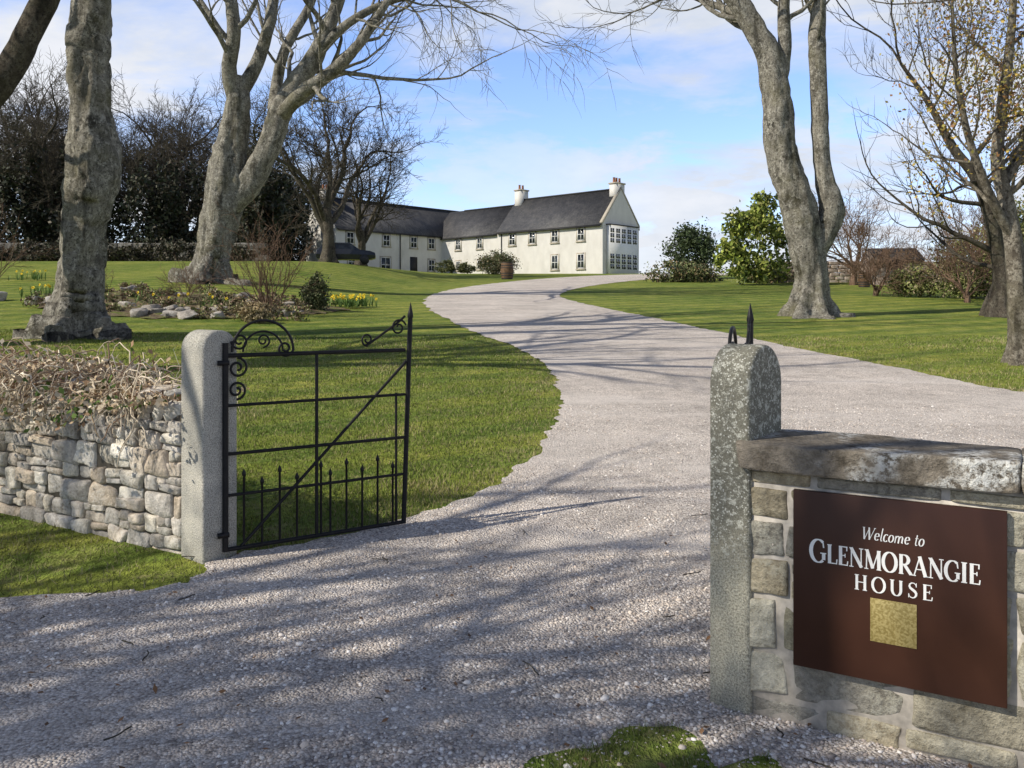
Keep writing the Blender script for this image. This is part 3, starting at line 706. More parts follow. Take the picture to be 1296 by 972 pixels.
# ------------------------------------------------------------------ gates
def spiral(cx, cz, r0, turns, a0, sgn=1, n=26, r1=.012):
    out = []
    for i in range(n+1):
        t = i/n; a = a0+sgn*turns*2*math.pi*t; r = r0*(1-t)**.9+r1*t
        out.append((cx+r*math.cos(a), 0, cz+r*math.sin(a)))
    return out
def gate(name, p0, p1):
    d = math.atan2(p1[1]-p0[1], p1[0]-p0[0]); L = math.hypot(p1[0]-p0[0], p1[1]-p0[1])
    e = empty(name, (p0[0], p0[1], Hs(*p0)), d)
    fr = []
    def bar(a, b, r=.009): fr.append((np.array([np.array(a)*(1-t)+np.array(b)*t for t in np.linspace(0, 1, 4)]), r))
    z0 = .05
    bar((0, 0, z0), (0, 0, 1.36), .019); bar((L-.03, 0, z0), (L+.022, 0, 1.50), .018)
    for zz, rr in ((z0+.01, .014), (.40, .010), (.66, .011), (.965, .010), (1.28, .014)): bar((0, 0, zz), (L-.02, 0, zz), rr)
    bar((L*.47, 0, z0), (L*.47, 0, 1.28), .012)
    bar((.10, 0, z0+.02), (L-.01, 0, 1.20), .011)
    bar((L*.93, 0, z0), (L*.93, 0, .98), .009)
    tube_list(fr, 8).obj('frame', M_iron, parent=e, smooth=True)
    pk = []; n = 11
    for i in range(1, n):
        u = L*i/n
        if abs(u-L*.47) < .03: u += .05
        tz = .56 if i % 2 else .50
        pk.append(([(u, 0, z0), (u, 0, tz-.05), (u, 0, tz-.045), (u, 0, tz-.03), (u, 0, tz)], [.0075, .0075, .013, .013, .001]))
    pk.append(([(L+.022, 0, 1.49), (L+.023, 0, 1.52), (L+.024, 0, 1.55), (L+.026, 0, 1.62)], [.014, .024, .018, .001]))
    tube_list(pk, 6).obj('pickets', M_iron, parent=e)
    sc = []
    arc = [(.24+.20*math.cos(a), 0, 1.30+.20*math.sin(a)) for a in np.linspace(math.pi, .0, 20)]
    sc.append((arc, .009)); sc.append((spiral(.385, 1.315, .055, 1.4, 0, -1), .008)); sc.append((spiral(.09, 1.37, .055, 1.4, math.pi, 1), .007))
    arc2 = [(.24+.13*math.cos(a), 0, 1.30+.13*math.sin(a)) for a in np.linspace(math.pi, 0, 16)]
    sc.append((arc2, .007)); sc.append((spiral(.24, 1.37, .045, 1.3, -math.pi/2, 1), .006))
    sc.append((spiral(.075, 1.20, .065, 1.5, math.pi/2, -1), .008)); sc.append((spiral(.07, 1.06, .06, 1.5, -math.pi/2, 1), .008))
    s = [(L-.32+.30*t, 0, 1.32+.05*math.sin(t*3.1)+.20*t**2.2) for t in np.linspace(0, 1, 16)]
    sc.append((s, .009)); sc.append((spiral(L-.31, 1.36, .045, 1.3, -math.pi/2, -1), .007)); sc.append((spiral(L-.07, 1.44, .06, 1.4, .3, 1), .007))
    tube_list(sc, 6).obj('scrollwork', M_iron, parent=e, smooth=True)
    boxes('hinges', [(-.05, .02, -.02, .02, z, z+.03) for z in (.14, 1.22)], M_iron, e)
    return e
gate('wrought_iron_gate', (-1.80, 5.36), (-.745, 6.08))
gate('wrought_iron_gate', (.955, 3.78), (1.40, 5.02))

# ------------------------------------------------------------------ sign
def brown():
    m, nt, b = newmat('brown_sign_paint', .42, .25)
    f = noise(nt, coord(nt), 2.5, 4, .6); g = noise(nt, coord(nt), 180, 2, .5)
    setc(nt, b, ramp(nt, f, [(.3, (.042, .017, .011)), (.7, (.058, .024, .015))])); bump(nt, b, g, .08, .002); return m
M_brown = brown(); M_white = plain('white_lettering', (.80, .80, .78), .5, .3, var=.03)
m, nt, b = newmat('gold_leaf_panel', .45, .4); M_gold = m
v = coord(nt); vv = noise(nt, v, 120, 2, .5); b.inputs['Metallic'].default_value = .3
setc(nt, b, ramp(nt, vv, [(.4, (.27, .21, .07)), (.6, (.42, .34, .14))])); bump(nt, b, vv, .5, .003)
sg = orgR+WD*.2077-WN*.030
es = empty('welcome_sign', tuple(sg+np.array([0, 0, .252])), -math.atan2(.506, .8625))
boxes('board', [(0, .697, 0, .020, 0, .660)], M_brown, es, bevel=.002)
boxes('wall_brackets', [(.08, .12, .0202, .045, .1, .56), (.57, .61, .0202, .045, .1, .56)], M_iron, es)
boxes('gold_panel', [(.270, .422, -.0025, -.0002, .145, .300)], M_gold, es, bevel=.0006)
def A(cx, cy, rx, ry, a0, a1, n=22): return [(cx+rx*math.cos(R(a0+(a1-a0)*i/n)), cy+ry*math.sin(R(a0+(a1-a0)*i/n))) for i in range(n+1)]
TK, TN = .17, .055
def ser(x, y, l=.30): return ([(x-l/2, y), (x+l/2, y)], .05)
G = {
 'G': (.95, [(A(.5, .5, .42, .50, 52, 308), None), ([(.76, .9), (.80, .66)], .06), ([(.80, .13), (.80, .42)], .15), ser(.78, .42, .34)]),
 'L': (.74, [([(.22, 0), (.22, 1)], TK), ([(.1, .03), (.7, .03)], TN), ([(.69, 0), (.72, .26)], .06), ser(.22, .98)]),
 'E': (.76, [([(.22, 0), (.22, 1)], TK), ([(.1, .03), (.68, .03)], TN), ([(.1, .97), (.64, .97)], TN), ([(.2, .52), (.52, .52)], TN), ([(.66, 0), (.70, .24)], .06), ([(.63, .76), (.64, 1)], .06), ([(.52, .42), (.52, .62)], .05)]),
 'N': (1.0, [([(.18, 0), (.18, 1)], .06), ([(.82, 0), (.82, 1)], .06), ([(.16, .99), (.84, .02)], .17), ser(.18, .02, .28), ser(.82, .98, .28), ser(.14, .98, .2)]),
 'M': (1.15, [([(.16, 0), (.19, 1)], .06), ([(.97, 0), (.95, 1)], .17), ([(.19, 1), (.57, .06)], .16), ([(.57, .06), (.95, 1)], .06), ser(.16, .02, .26), ser(.97, .02, .3), ser(.14, .98, .18), ser(1.0, .98, .18)]),
 'O': (1.0, [(A(.5, .5, .41, .50, 0, 360, 36), None)]),
 'R': (.90, [([(.22, 0), (.22, 1)], TK), ([(.1, .97), (.42, .97)]+A(.42, .735, .26, .235, 90, -90, 14)+[(.25, .5)], None), ([(.42, .5), (.84, .02)], .16), ser(.22, .02), ser(.86, .02, .18)]),
 'A': (.96, [([(.12, 0), (.48, 1)], .06), ([(.46, 1), (.83, 0)], .17), ([(.24, .34), (.68, .34)], .05), ser(.12, .02, .24), ser(.83, .02, .28)]),
 'I': (.44, [([(.22, 0), (.22, 1)], TK), ser(.22, .02, .34), ser(.22, .98, .34)]),
 'H': (1.0, [([(.22, 0), (.22, 1)], TK), ([(.78, 0), (.78, 1)], TK), ([(.22, .52), (.78, .52)], TN)]+[ser(x, y) for x in (.22, .78) for y in (.02, .98)]),
 'U': (.98, [([(.2, 1), (.2, .36)]+A(.49, .36, .29, .36, 180, 360, 16)[1:]+[(.78, 1)], None), ([(.2, 1), (.2, .34)], .17), ser(.2, .98, .3), ser(.78, .98, .24)]),
 'S': (.72, [([(.60, .78), (.55, .9), (.44, .97), (.30, .97), (.18, .88), (.15, .75), (.22, .63), (.36, .54), (.50, .45), (.59, .34), (.59, .2), (.50, .07), (.36, .02), (.22, .05), (.13, .14), (.10, .26)], 'S'), ([(.60, .72), (.61, .98)], .045), ([(.10, .02), (.10, .28)], .045)]),
 'W': (1.15, [([(.08, 1), (.32, 0)], .13), ([(.32, 0), (.6, 1)], .05), ([(.55, 1), (.78, 0)], .13), ([(.78, 0), (1.08, 1)], .05), ser(.08, .98, .22), ser(1.08, .98, .18)]),
 'e': (.50, [([(.10, .30), (.40, .36)]+A(.25, .36, .16, .24, 0, 120, 8)+A(.25, .32, .18, .30, 120, 320, 12), None)]),
 'l': (.28, [([(.12, 1.05), (.12, .12), (.16, .02), (.26, .05)], .085)]),
 'c': (.46, [(A(.26, .3, .18, .3, 50, 320, 16), None)]),
 'o': (.54, [(A(.26, .3, .19, .29, 0, 360, 22), None)]),
 'm': (.88, [([(.1, .58), (.1, 0)], .08), ([(.1, .4), (.22, .56), (.34, .57), (.40, .46), (.40, 0)], None), ([(.40, .4), (.52, .56), (.64, .57), (.70, .46), (.70, .06), (.8, .03)], None)]),
 't': (.36, [([(.16, .85), (.14, .15), (.18, .02), (.3, .05)], .085), ([(.03, .57), (.32, .57)], .045)]),
 ' ': (.35, [])}
def letter(acc, ch, ox, oz, s, cond=1, shear=0, lay=[0], bold=1):
    for pts, wm in G[ch][1]:
        P = np.array(pts, float); P[:, 0] += shear*P[:, 1]; P = P*np.array([cond, 1])
        Tn = np.gradient(P, axis=0); Tn /= np.linalg.norm(Tn, axis=1)[:, None]+1e-9
        if wm is None: wv = .055+.115*np.abs(Tn[:, 1])**1.3
        elif wm == 'S':
            u = np.linspace(0, 1, len(P)); wv = .055+.125*np.exp(-((u-.5)/.22)**2)
        else: wv = np.full(len(P), wm)
        if shear and wm is None: wv = wv*.7
        wv = wv*bold*(cond if cond < 1 else 1)**.3
        Nn = np.column_stack([-Tn[:, 1], Tn[:, 0]])
        a = P+Nn*wv[:, None]/2; c = P-Nn*wv[:, None]/2
        lay[0] = (lay[0]+1) % 40; y = -.0010-lay[0]*.00003
        n = len(P)
        V = np.vstack([np.column_stack([ox+q[:, 0]*s, np.full(n, y), oz+q[:, 1]*s]) for q in (a, c)])
        F = np.array([[n+i, n+i+1, i+1, i] for i in range(n-1)])
        acc.add(V, F)
def text(name, st, u0, u1, z, h, shear=0, track=0, first=1.0, bold=1):
    adv = [G[c][0]+track for c in st]; adv[0] *= first
    tot = sum(adv)-track; cond = (u1-u0)/(tot*h); acc = Acc(); x = u0
    for i, c in enumerate(st):
        k = first if i == 0 else 1
        letter(acc, c, x, z-(k-1)*h*.12, h*k, cond, shear, bold=bold); x += adv[i]*h*cond
    acc.obj(name, M_white, parent=es)
text('lettering_name', 'GLENMORANGIE', .060, .620, .402, .070, first=1.2, bold=1.05)
text('lettering_house', 'HOUSE', .214, .474, .322, .055, track=.22)
text('lettering_welcome', 'Welcome to', .238, .445, .508, .044, shear=.22, bold=1.0)

# ------------------------------------------------------------------ dead vines on the rubble wall
acc = Acc(); rg = np.random.default_rng(9)
Pl = []; Rl = []; cl_ = []
for i in range(2100):
    t0 = -(.32+rg.random()**1.1*6.4); mnd = min(1, (-t0-.2)/.8)
    p = orgL+WD*t0+WN*rg.uniform(-.12, .55)+np.array([0, 0, .93+rg.uniform(0, .22)*mnd])
    d = unit(WD*rg.normal(0, 1)+WN*rg.normal(-.3, .6)+np.array([0, 0, rg.uniform(-.2, .9)]))
    pts = []
    for j in range(9):
        pts.append(p.copy()); d = unit(d+rg.normal(0, .38, 3)+np.array([0, 0, -.19*j*.5])); p = p+d*rg.uniform(.03, .07)
        nn = (p-orgL)@WN
        if p[2] < .98 and nn > -.02 and nn < .4: p[2] = 1.0
    Pl.append(pts); Rl.append(np.linspace(.0052, .002, 9)*rg.uniform(.4, 1.8))
    cl_.append(np.array([(.66, .56, .42), (.44, .33, .22), (.76, .67, .52), (.28, .19, .13), (.68, .58, .44)])[rg.integers(0, 5)]*rg.uniform(.7, 1.2))
V, F = tube_arrays(np.array(Pl), np.array(Rl), 4); C = np.repeat(np.array(cl_), 9*4, 0)
acc.add(V, F, C)
n = 9000; t0 = -(.05+6.6*rg.random(n)); nn = rg.normal(.12, .25, n); mnd = np.clip((-t0-.2)/.8, .1, 1)
zz = 1.0+np.abs(rg.normal(0, .10, n))*mnd-np.where(nn < -.03, rg.uniform(0, .28, n)*mnd, 0)
p = orgL+WD*t0[:, None]+WN*nn[:, None]; p[:, 2] = zz
u = rg.normal(0, 1, (n, 3)); u /= np.linalg.norm(u, axis=1)[:, None]; v = np.cross(u, rg.normal(0, 1, (n, 3))); v /= np.linalg.norm(v, axis=1)[:, None]
s = rg.uniform(.012, .032, n)[:, None]
V = np.stack([p-u*s, p-v*s*.6, p+u*s, p+v*s*.6], 1).reshape(-1, 3); F = np.arange(4*n).reshape(n, 4)
pal = np.array([(.50, .38, .24), (.68, .58, .43), (.11, .17, .045), (.58, .48, .34), (.32, .21, .13)])
acc.add(V, F, np.repeat(pal[rg.integers(0, 5, n)]*rg.uniform(.6, 1.2, (n, 1)), 4, 0))
acc.obj('dead_climber_vine', colmat('dry_vine', .85, .1))

# ------------------------------------------------------------------ flower bed
m, nt, b = newmat('bed_soil', .95, .1); M_soil = m
v = coord(nt); f = noise(nt, v, 2.2, 6, .75); f2 = noise(nt, v, 14, 5, .8)
c = ramp(nt, f, [(.38, (.14, .105, .07)), (.5, (.24, .19, .12)), (.58, (.16, .19, .05))])
setc(nt, b, mix(nt, 1.0, c, ramp(nt, f2, [(.3, .5), (.7, 1.4)]), 'MULTIPLY')); bump(nt, b, f2, 1, .08)
bed = densify([(-10.4+4.6*math.cos(a)*(1+.14*math.sin(3*a)), 27+4.0*math.sin(a)) for a in np.linspace(0, 2*math.pi, 40, endpoint=False)], .2, .2)
pp = rng.uniform((-15, 22.8), (-5.8, 31.2), (700, 2)); pp = pp[inpoly(pp[:, 0], pp[:, 1], bed)]
pp = pp[edgedist(pp, np.array(bed)) > .2]
sheet('flower_bed', bed, [tuple(p) for p in pp], M_soil, .012, .10, 1.0)
M_daff = colmat('daffodil', .6, .2)
def daffs(name, cx, cy, rx, ry, n):
    rg = np.random.default_rng(int(abs(cx*10))); acc = Acc()
    for i in range(n):
        x = cx+rg.normal(0, rx/2); y = cy+rg.normal(0, ry/2); z = Hs(x, y)+.05
        for j in range(7):
            a = rg.uniform(0, 6.28); h = rg.uniform(.2, .36); l = rg.uniform(.03, .14); dx, dy = math.cos(a), math.sin(a)
            V = np.array([[x-dy*.012, y+dx*.012, z], [x+dy*.012, y-dx*.012, z], [x+dx*l+dy*.006, y+dy*l-dx*.006, z+h], [x+dx*l-dy*.006, y+dy*l+dx*.006, z+h]])
            acc.add(V, np.array([[0, 1, 2, 3]]), np.array((.12, .20, .05))*rg.uniform(.7, 1.3))
        if i % 2: continue
        h = .34+rg.uniform(-.08, .06); f = np.array([x+rg.normal(0, .04), y-.04, z+h])
        nrm = unit(np.array([rg.normal(-.4, .5), -1, .1])); u = unit(np.cross(nrm, [0, 0, 1])); v = np.cross(u, nrm)
        for k in range(6):
            a = k*math.pi/3; e1 = u*math.cos(a)+v*math.sin(a); e2 = u*math.cos(a+1.57)+v*math.sin(a+1.57)
            V = np.array([f, f+e1*.03+e2*.016, f+e1*.06, f+e1*.03-e2*.016]); acc.add(V, np.array([[0, 1, 2, 3]]), (.75, .6, .04))
        ring = [f+u*.013*math.cos(a)+v*.013*math.sin(a) for a in np.linspace(0, 6.28, 7)[:-1]]; ring2 = [f+nrm*.035+(u*math.cos(a)+v*math.sin(a))*.02 for a in np.linspace(0, 6.28, 7)[:-1]]
        acc.add(np.array(ring+ring2), np.array([[k, (k+1) % 6, 6+(k+1) % 6, 6+k] for k in range(6)]), (.8, .5, .02))
    acc.obj(name, M_daff)
daffs('daffodils', -5.6, 29.5, .8, .8, 80)
daffs('daffodils', -20.2, 36, .7, .6, 20)
daffs('daffodils', -15.3, 28, 1.0, .8, 18)
daffs('daffodils', -10.2, 26, 2.0, .8, 16)
rg = np.random.default_rng(77); acc = Acc()
rk = [(-12.6, 24.4, .26), (-12.0, 24.2, .3), (-10.4, 23.8, .22), (-9.8, 24.5, .2), (-8.9, 23.4, .25), (-8.2, 23.7, .2), (-13.4, 25.4, .3), (-14.5, 25.9, .24), (-7.5, 24.2, .22), (-11.2, 24.9, .24), (-16.4, 27, .3), (-17, 26.4, .22), (-18.4, 28.5, .35), (-6.6, 25.2, .2), (-9.4, 29.5, .3), (-13, 29, .34)]
for _ in range(34):
    a = rg.uniform(0, 6.28); q = rg.uniform(.5, 1.02); rk.append((-10.4+4.5*q*math.cos(a), 26.8+3.8*q*math.sin(a), rg.uniform(.1, .24)))
for (x, y, s) in rk:
    if math.hypot(x+9.73, y-19) < 3: continue
    Mm = np.array(Matrix.Rotation(rg.uniform(0, 3), 3, 'Z'))
    Vv, Ff = stone((x, y, Hs(x, y)+s*.35), (s*rg.uniform(.8, 1.4), s*.8, s*.55), 4.5, .4, rg, Mm, .2); acc.add(Vv, Ff, np.array((.46, .42, .37))*rg.uniform(.5, 1.1))
acc.obj('rockery_stones', M_rubble, smooth=False)
def shrub(name, x, y, h, wdt, n, mat, seed, r=.018):
    t = Tree(seed, .006); rg = np.random.default_rng(seed)
    for i in range(n):
        a = rg.uniform(0, 6.28); tl = rg.uniform(.1, 1)*wdt/h
        d = unit(np.array([math.cos(a)*tl, math.sin(a)*tl, 1.0])); b = T(x+rg.normal(0, .12), y+rg.normal(0, .12))
        t.grow(b, d, h*rg.uniform(.6, 1), r, 2, 4, up=.02, kids=4, kl=.5, spread=.6)
    return t.build(name, mat, b)
shrub('bare_shrub', -7.3, 25.5, 2.5, 2.6, 24, M_twigred, 81)
shrub('bare_shrub', -22.5, 37, 2.6, 2.2, 22, M_twigred, 82)
shrub('bare_shrub', -13.3, 27.5, 1.0, 1.2, 16, M_twigred, 83, .01)
shrub('bare_shrub', -10.8, 28.5, 1.1, 1.2, 16, M_twigred, 84, .01)
foliage('evergreen_shrub', [(-6.3, 27.4, Hs(-6.3, 27.4)+.6, .42, .4, .55, 1)], 3500, .055, [(.06, .08, .03), (.10, .11, .05)], seed=20)
foliage('heather_clump', [(-7.2, 23.8, Hs(-7, 24)+.2, .45, .4, .25, 1), (-6.9, 22.9, Hs(-7, 23)+.2, .3, .3, .24, 1)], 5000, .035, [(.42, .34, .2), (.32, .24, .13), (.2, .16, .08)], seed=21, elong=3)
bl = []
for _ in range(60):
    x = rng.uniform(-14.6, -6.2); y = rng.uniform(23.4, 30.6); bl.append((x, y, Hs(x, y)+.12, rng.uniform(.2, .6), .4, rng.uniform(.12, .28), 1))
foliage('bed_perennials', bl, 26000, .05, [(.14, .18, .06), (.2, .22, .08), (.28, .2, .11), (.16, .1, .07), (.34, .29, .18)], seed=23, elong=2)

# ------------------------------------------------------------------ house
def harl():
    m, nt, b = newmat('white_harling', .95, .1)
    v = coord(nt); f = noise(nt, v, .5, 5, .65); g = noise(nt, v, 24, 3, .7); st = noise(nt, coord(nt, (1.2, 1.2, .5)), 1.2, 4, .6)
    c = ramp(nt, f, [(.3, (.60, .58, .54)), (.7, (.68, .665, .63))])
    c = mix(nt, 1.0, c, ramp(nt, st, [(.3, .90), (.6, 1.02)]), 'MULTIPLY')
    setc(nt, b, c); bump(nt, b, g, .5, .03); return m
def slate():
    m, nt, b = newmat('slate_roof', .6, .4)
    br = nt.nodes.new('ShaderNodeTexBrick'); nt.links.new(coord(nt), br.inputs[0])
    br.inputs['Scale'].default_value = 2.4; br.inputs['Color1'].default_value = (.055, .058, .066, 1); br.inputs['Color2'].default_value = (.09, .09, .095, 1)
    br.inputs['Mortar'].default_value = (.03, .03, .033, 1); br.inputs['Mortar Size'].default_value = .03
    c = mix(nt, 1.0, br.outputs[0], ramp(nt, noise(nt, coord(nt), 1.2, 5, .7), [(.3, (.65, .66, .68)), (.7, (1.5, 1.45, 1.35))]), 'MULTIPLY')
    setc(nt, b, c); bump(nt, b, noise(nt, coord(nt, (1, 1, 3)), 6, 4, .7), .6, .05); return m
M_harl = harl(); M_slate = slate(); M_frame = plain('white_window_paint', (.72, .72, .70), .5, var=.05)
m, nt, b = newmat('window_glass', .08, .6); setc(nt, b, ramp(nt, noise(nt, coord(nt), .8, 2), [(.4, (.012, .015, .02)), (.6, (.05, .06, .07))])); M_glass = m
M_dkpaint = plain('dark_gutter', (.03, .03, .032), .6); M_pot = plain('terracotta_pot', (.30, .13, .07), .8)
M_sill = plain('sandstone_trim', (.42, .38, .31), .9)
hs = empty('harled_country_house', (8.6, 81, 4.75), math.atan2(.68, -.73))
def block(x0, x1, y0, y1, ez, rz, axis, nm, par=None, mw=None, mr=None):
    par = par or hs; mw = mw or M_harl; mr = mr or M_slate
    bm = bmesh.new()
    if axis == 'x':
        ym = (y0+y1)/2; prof = [(y0, -.6), (y1, -.6), (y1, ez), (ym, rz), (y0, ez)]
        a = [bm.verts.new((x0, y, z)) for y, z in prof]; c = [bm.verts.new((x1, y, z)) for y, z in prof]
    else:
        xm = (x0+x1)/2; prof = [(x0, -.6), (x1, -.6), (x1, ez), (xm, rz), (x0, ez)]
        a = [bm.verts.new((x, y0, z)) for x, z in prof]; c = [bm.verts.new((x, y1, z)) for x, z in prof]
    bm.faces.new(a); bm.faces.new(c[::-1])
    for i in range(5): bm.faces.new((a[i], a[(i+1) % 5], c[(i+1) % 5], c[i]))
    bmesh.ops.recalc_face_normals(bm, faces=bm.faces)
    bm_obj(nm+'_walls', bm, mw, par)
    th = .12; ov = .22
    if axis == 'x':
        for sgn, ye in ((1, y1), (-1, y0)):
            ym = (y0+y1)/2; sl = (rz-ez)/abs(ye-ym); yo = ye+sgn*ov; zo = ez-ov*sl
            V = [(x0+.06, ym, rz+.02), (x1-.0, ym, rz+.02), (x1, yo, zo+.02), (x0+.06, yo, zo+.02)]
            V += [(a_, b_, c_+th) for a_, b_, c_ in V]
            np_mesh(nm+'_roof', V, CF, mr, parent=par)
            boxes(nm+'_gutter', [(x0+.1, x1-.05, min(yo, yo+sgn*.1), max(yo, yo+sgn*.1), zo-.06, zo+.04)], M_dkpaint, par)
    else:
        for sgn, xe in ((1, x1), (-1, x0)):
            xm = (x0+x1)/2; sl = (rz-ez)/abs(xe-xm); xo = xe+sgn*ov; zo = ez-ov*sl
            V = [(xm, y0, rz+.02), (xm, y1-.06, rz+.02), (xo, y1-.06, zo+.02), (xo, y0, zo+.02)]
            V += [(a_, b_, c_+th) for a_, b_, c_ in V]
            np_mesh(nm+'_roof', V, CF, mr, parent=par)
            boxes(nm+'_gutter', [(min(xo, xo+sgn*.1), max(xo, xo+sgn*.1), y0+.1, y1-.1, zo-.06, zo+.04)], M_dkpaint, par)
block(0, 13.85, -6, 0, 4.8, 8.25, 'x', 'main_block')
block(13.85, 24.5, -5.8, -.3, 4.7, 7.75, 'x', 'link_block')
block(22.9, 28.9, -6.2, 14.2, 4.9, 8.15, 'y', 'west_wing')
for sgn in (1, -1):
    ye = -3+3.1*sgn; V = []
    for x in (-.05, .28):
        V += [(x, -3, 8.33), (x, -3, 8.52), (x, ye, 4.93), (x, ye, 4.70)]
    np_mesh('gable_skew', V, [[0, 1, 2, 3], [7, 6, 5, 4], [1, 5, 6, 2], [0, 3, 7, 4], [3, 2, 6, 7], [0, 4, 5, 1]], M_sill, parent=hs)
boxes('ridge_tiles', [(.3, 13.8, -3.12, -2.88, 8.30, 8.45), (13.95, 22, -3.17, -2.93, 7.80, 7.94)], M_dkpaint, hs)
boxes('ridge_tiles_wing', [(25.78, 26.02, -6, 14, 8.20, 8.34)], M_dkpaint, hs)
def chimney(x0, x1, y0, y1, z0, z1, pots):
    boxes('chimney_stack', [(x0, x1, y0, y1, z0, z1)], M_harl, hs)
    boxes('chimney_cope', [(x0-.08, x1+.08, y0-.08, y1+.08, z1, z1+.14)], M_sill, hs)
    for px, py in pots:
        tube_list([([(px, py, z1+.14), (px, py, z1+.2), (px, py, z1+.6), (px, py, z1+.64)], [.15, .13, .11, .14])], 10).obj('chimney_pot', M_pot, parent=hs, smooth=True)
chimney(.1, .9, -3.7, -2.3, 7.2, 8.8, [(.5, -3.4), (.5, -2.9), (.5, -2.5)])
chimney(12.7, 13.6, -3.6, -2.4, 7.2, 9.3, [(13.15, -3.2), (13.15, -2.7)])
chimney(25.5, 26.3, 12.9, 13.9, 7.2, 8.9, [(25.9, 13.2), (25.9, 13.6)])
def window(fixed, c, z0, z1, wd, face):
    def bx(a0, a1, d0, d1, za, zb):
        if face == 'y': return (a0, a1, fixed+d0, fixed+d1, za, zb)
        return (fixed-d1, fixed-d0, a0, a1, za, zb)
    h = wd/2
    boxes('window_glass', [bx(c-h, c+h, .004, .015, z0, z1)], M_glass, hs)
    fr = [bx(c-h, c-h+.07, .015, .06, z0, z1), bx(c+h-.07, c+h, .015, .06, z0, z1), bx(c-h+.07, c+h-.07, .015, .06, z0, z0+.07), bx(c-h+.07, c+h-.07, .015, .06, z1-.07, z1),
          bx(c-h+.07, c+h-.07, .016, .055, (z0+z1)/2-.03, (z0+z1)/2+.03), bx(c-.02, c+.02, .016, .05, z0+.07, (z0+z1)/2-.03), bx(c-.02, c+.02, .016, .05, (z0+z1)/2+.03, z1-.07)]
    boxes('window_frame', fr, M_frame, hs)
    boxes('window_surround', [bx(c-h-.14, c-h-.002, .003, .04, z0-.02, z1+.14), bx(c+h+.002, c+h+.14, .003, .04, z0-.02, z1+.14), bx(c-h-.001, c+h+.001, .003, .038, z1+.002, z1+.14), bx(c-h-.18, c+h+.18, .003, .1, z0-.16, z0-.022)], M_sill, hs)
for x in (2.6, 5.9, 8.9, 11.7): window(0, x, 3.25, 4.45, .85, 'y')
for x in (2.6, 5.9): window(0, x, .55, 1.95, .85, 'y')
for x in (16.8, 20.2): window(-.3, x, 3.15, 4.3, .8, 'y'); window(-.3, x, .9, 1.9, .7, 'y')
for y in (1.3, 3.9, 7.7, 12.4): window(22.9, y, 3.3, 4.5, .9, 'x')
for y in (1.3, 12.2): window(22.9, y, .8, 2.1, .9, 'x')
window(22.9, 7.8, .5, 2.1, 1.3, 'x')
boxes('front_door', [(22.84, 22.897, 3.4, 4.4, .2, 2.3)], M_dkpaint, hs)
boxes('downpipe', [(13.2, 13.28, .01, .09, 0, 4.7), (22.78, 22.86, 5.8, 5.88, 0, 4.7)], M_dkpaint, hs)
boxes('bay_body', [(-.32, -.003, -5.4, -.6, -.4, 4.66)], M_frame, hs)
boxes('bay_roof', [(-.42, .0, -5.48, -.52, 4.66, 4.76)], M_dkpaint, hs)
gl = []
for i in range(5):
    y0 = -5.3+i*.94
    for (za, zb) in ((.45, 1.95), (2.95, 4.4)):
        for c_ in range(3):
            dz = (zb-za)/3; gl.append((-.332, -.322, y0+.12, y0+.40, za+c_*dz+.04, za+(c_+1)*dz-.04)); gl.append((-.332, -.322, y0+.46, y0+.74, za+c_*dz+.04, za+(c_+1)*dz-.04))
boxes('bay_glazing', gl, M_glass, hs)

M_dkslate = plain('old_slates', (.09, .08, .07), .8, .2, sc=2, var=.4)
yw = empty('yard_wall'); acc = Acc(); rg = np.random.default_rng(31)
for row in range(4):
    x = -66.0
    while x < -21:
        wd = rg.uniform(.7, 1.5)
        Vv, Ff = stone((x+wd/2, 70, Hs(x, 70)-.2+row*.5+.25), (wd/2, .3, .25), 9, .06, rg); acc.add(Vv, Ff, np.array((.15, .14, .12))*rg.uniform(.6, 1.3)); x += wd
acc.obj('stones', M_rubble, smooth=True, parent=yw)
ob_ = empty('stone_outbuilding', (21.2, 50, Hs(21, 50)-.2), R(-6))
M_pinkst = plain('pink_rubble', (.42, .33, .27), .95, .1, sc=3, var=.35)
block(0, 2.8, 0, 2.6, 1.7, 2.3, 'x', 'outbuilding', ob_, M_pinkst, M_dkslate)
boxes('outbuilding_door', [(.8, 1.6, -.05, -.003, -.1, 1.5)], M_dkpaint, ob_)

# ------------------------------------------------------------------ barrels
M_oak = plain('oak_staves', (.13, .075, .04), .75, sc=5, var=.4); M_hoop = plain('barrel_hoop', (.05, .048, .045), .5, metal=.6)
def barrel(name, x, y, h, r):
    e = empty(name, (x, y, Hs(x, y)))
    z = np.linspace(0, h, 12); rr = r*(.82+.18*np.sin(np.pi*z/h))
    tube_list([(np.column_stack([z*0, z*0, z]), rr)], 26).obj('staves', M_oak, parent=e)
    hp = []
    for f in (.04, .2, .34, .66, .8, .96):
        rc = r*(.82+.18*math.sin(math.pi*f))+.008; hp.append(([(0, 0, f*h-.03), (0, 0, f*h+.03)], rc))
    tube_list(hp, 26).obj('hoops', M_hoop, parent=e)
    bm = bmesh.new(); bmesh.ops.create_circle(bm, cap_ends=True, segments=26, radius=r*.84)
    bmesh.ops.translate(bm, verts=bm.verts, vec=(0, 0, h-.04)); bm_obj('head', bm, M_oak, e)
barrel('whisky_barrel', -.35, 60.5, 1.2, .47)
barrel('whisky_barrel', 19.4, 47, .8, .34)

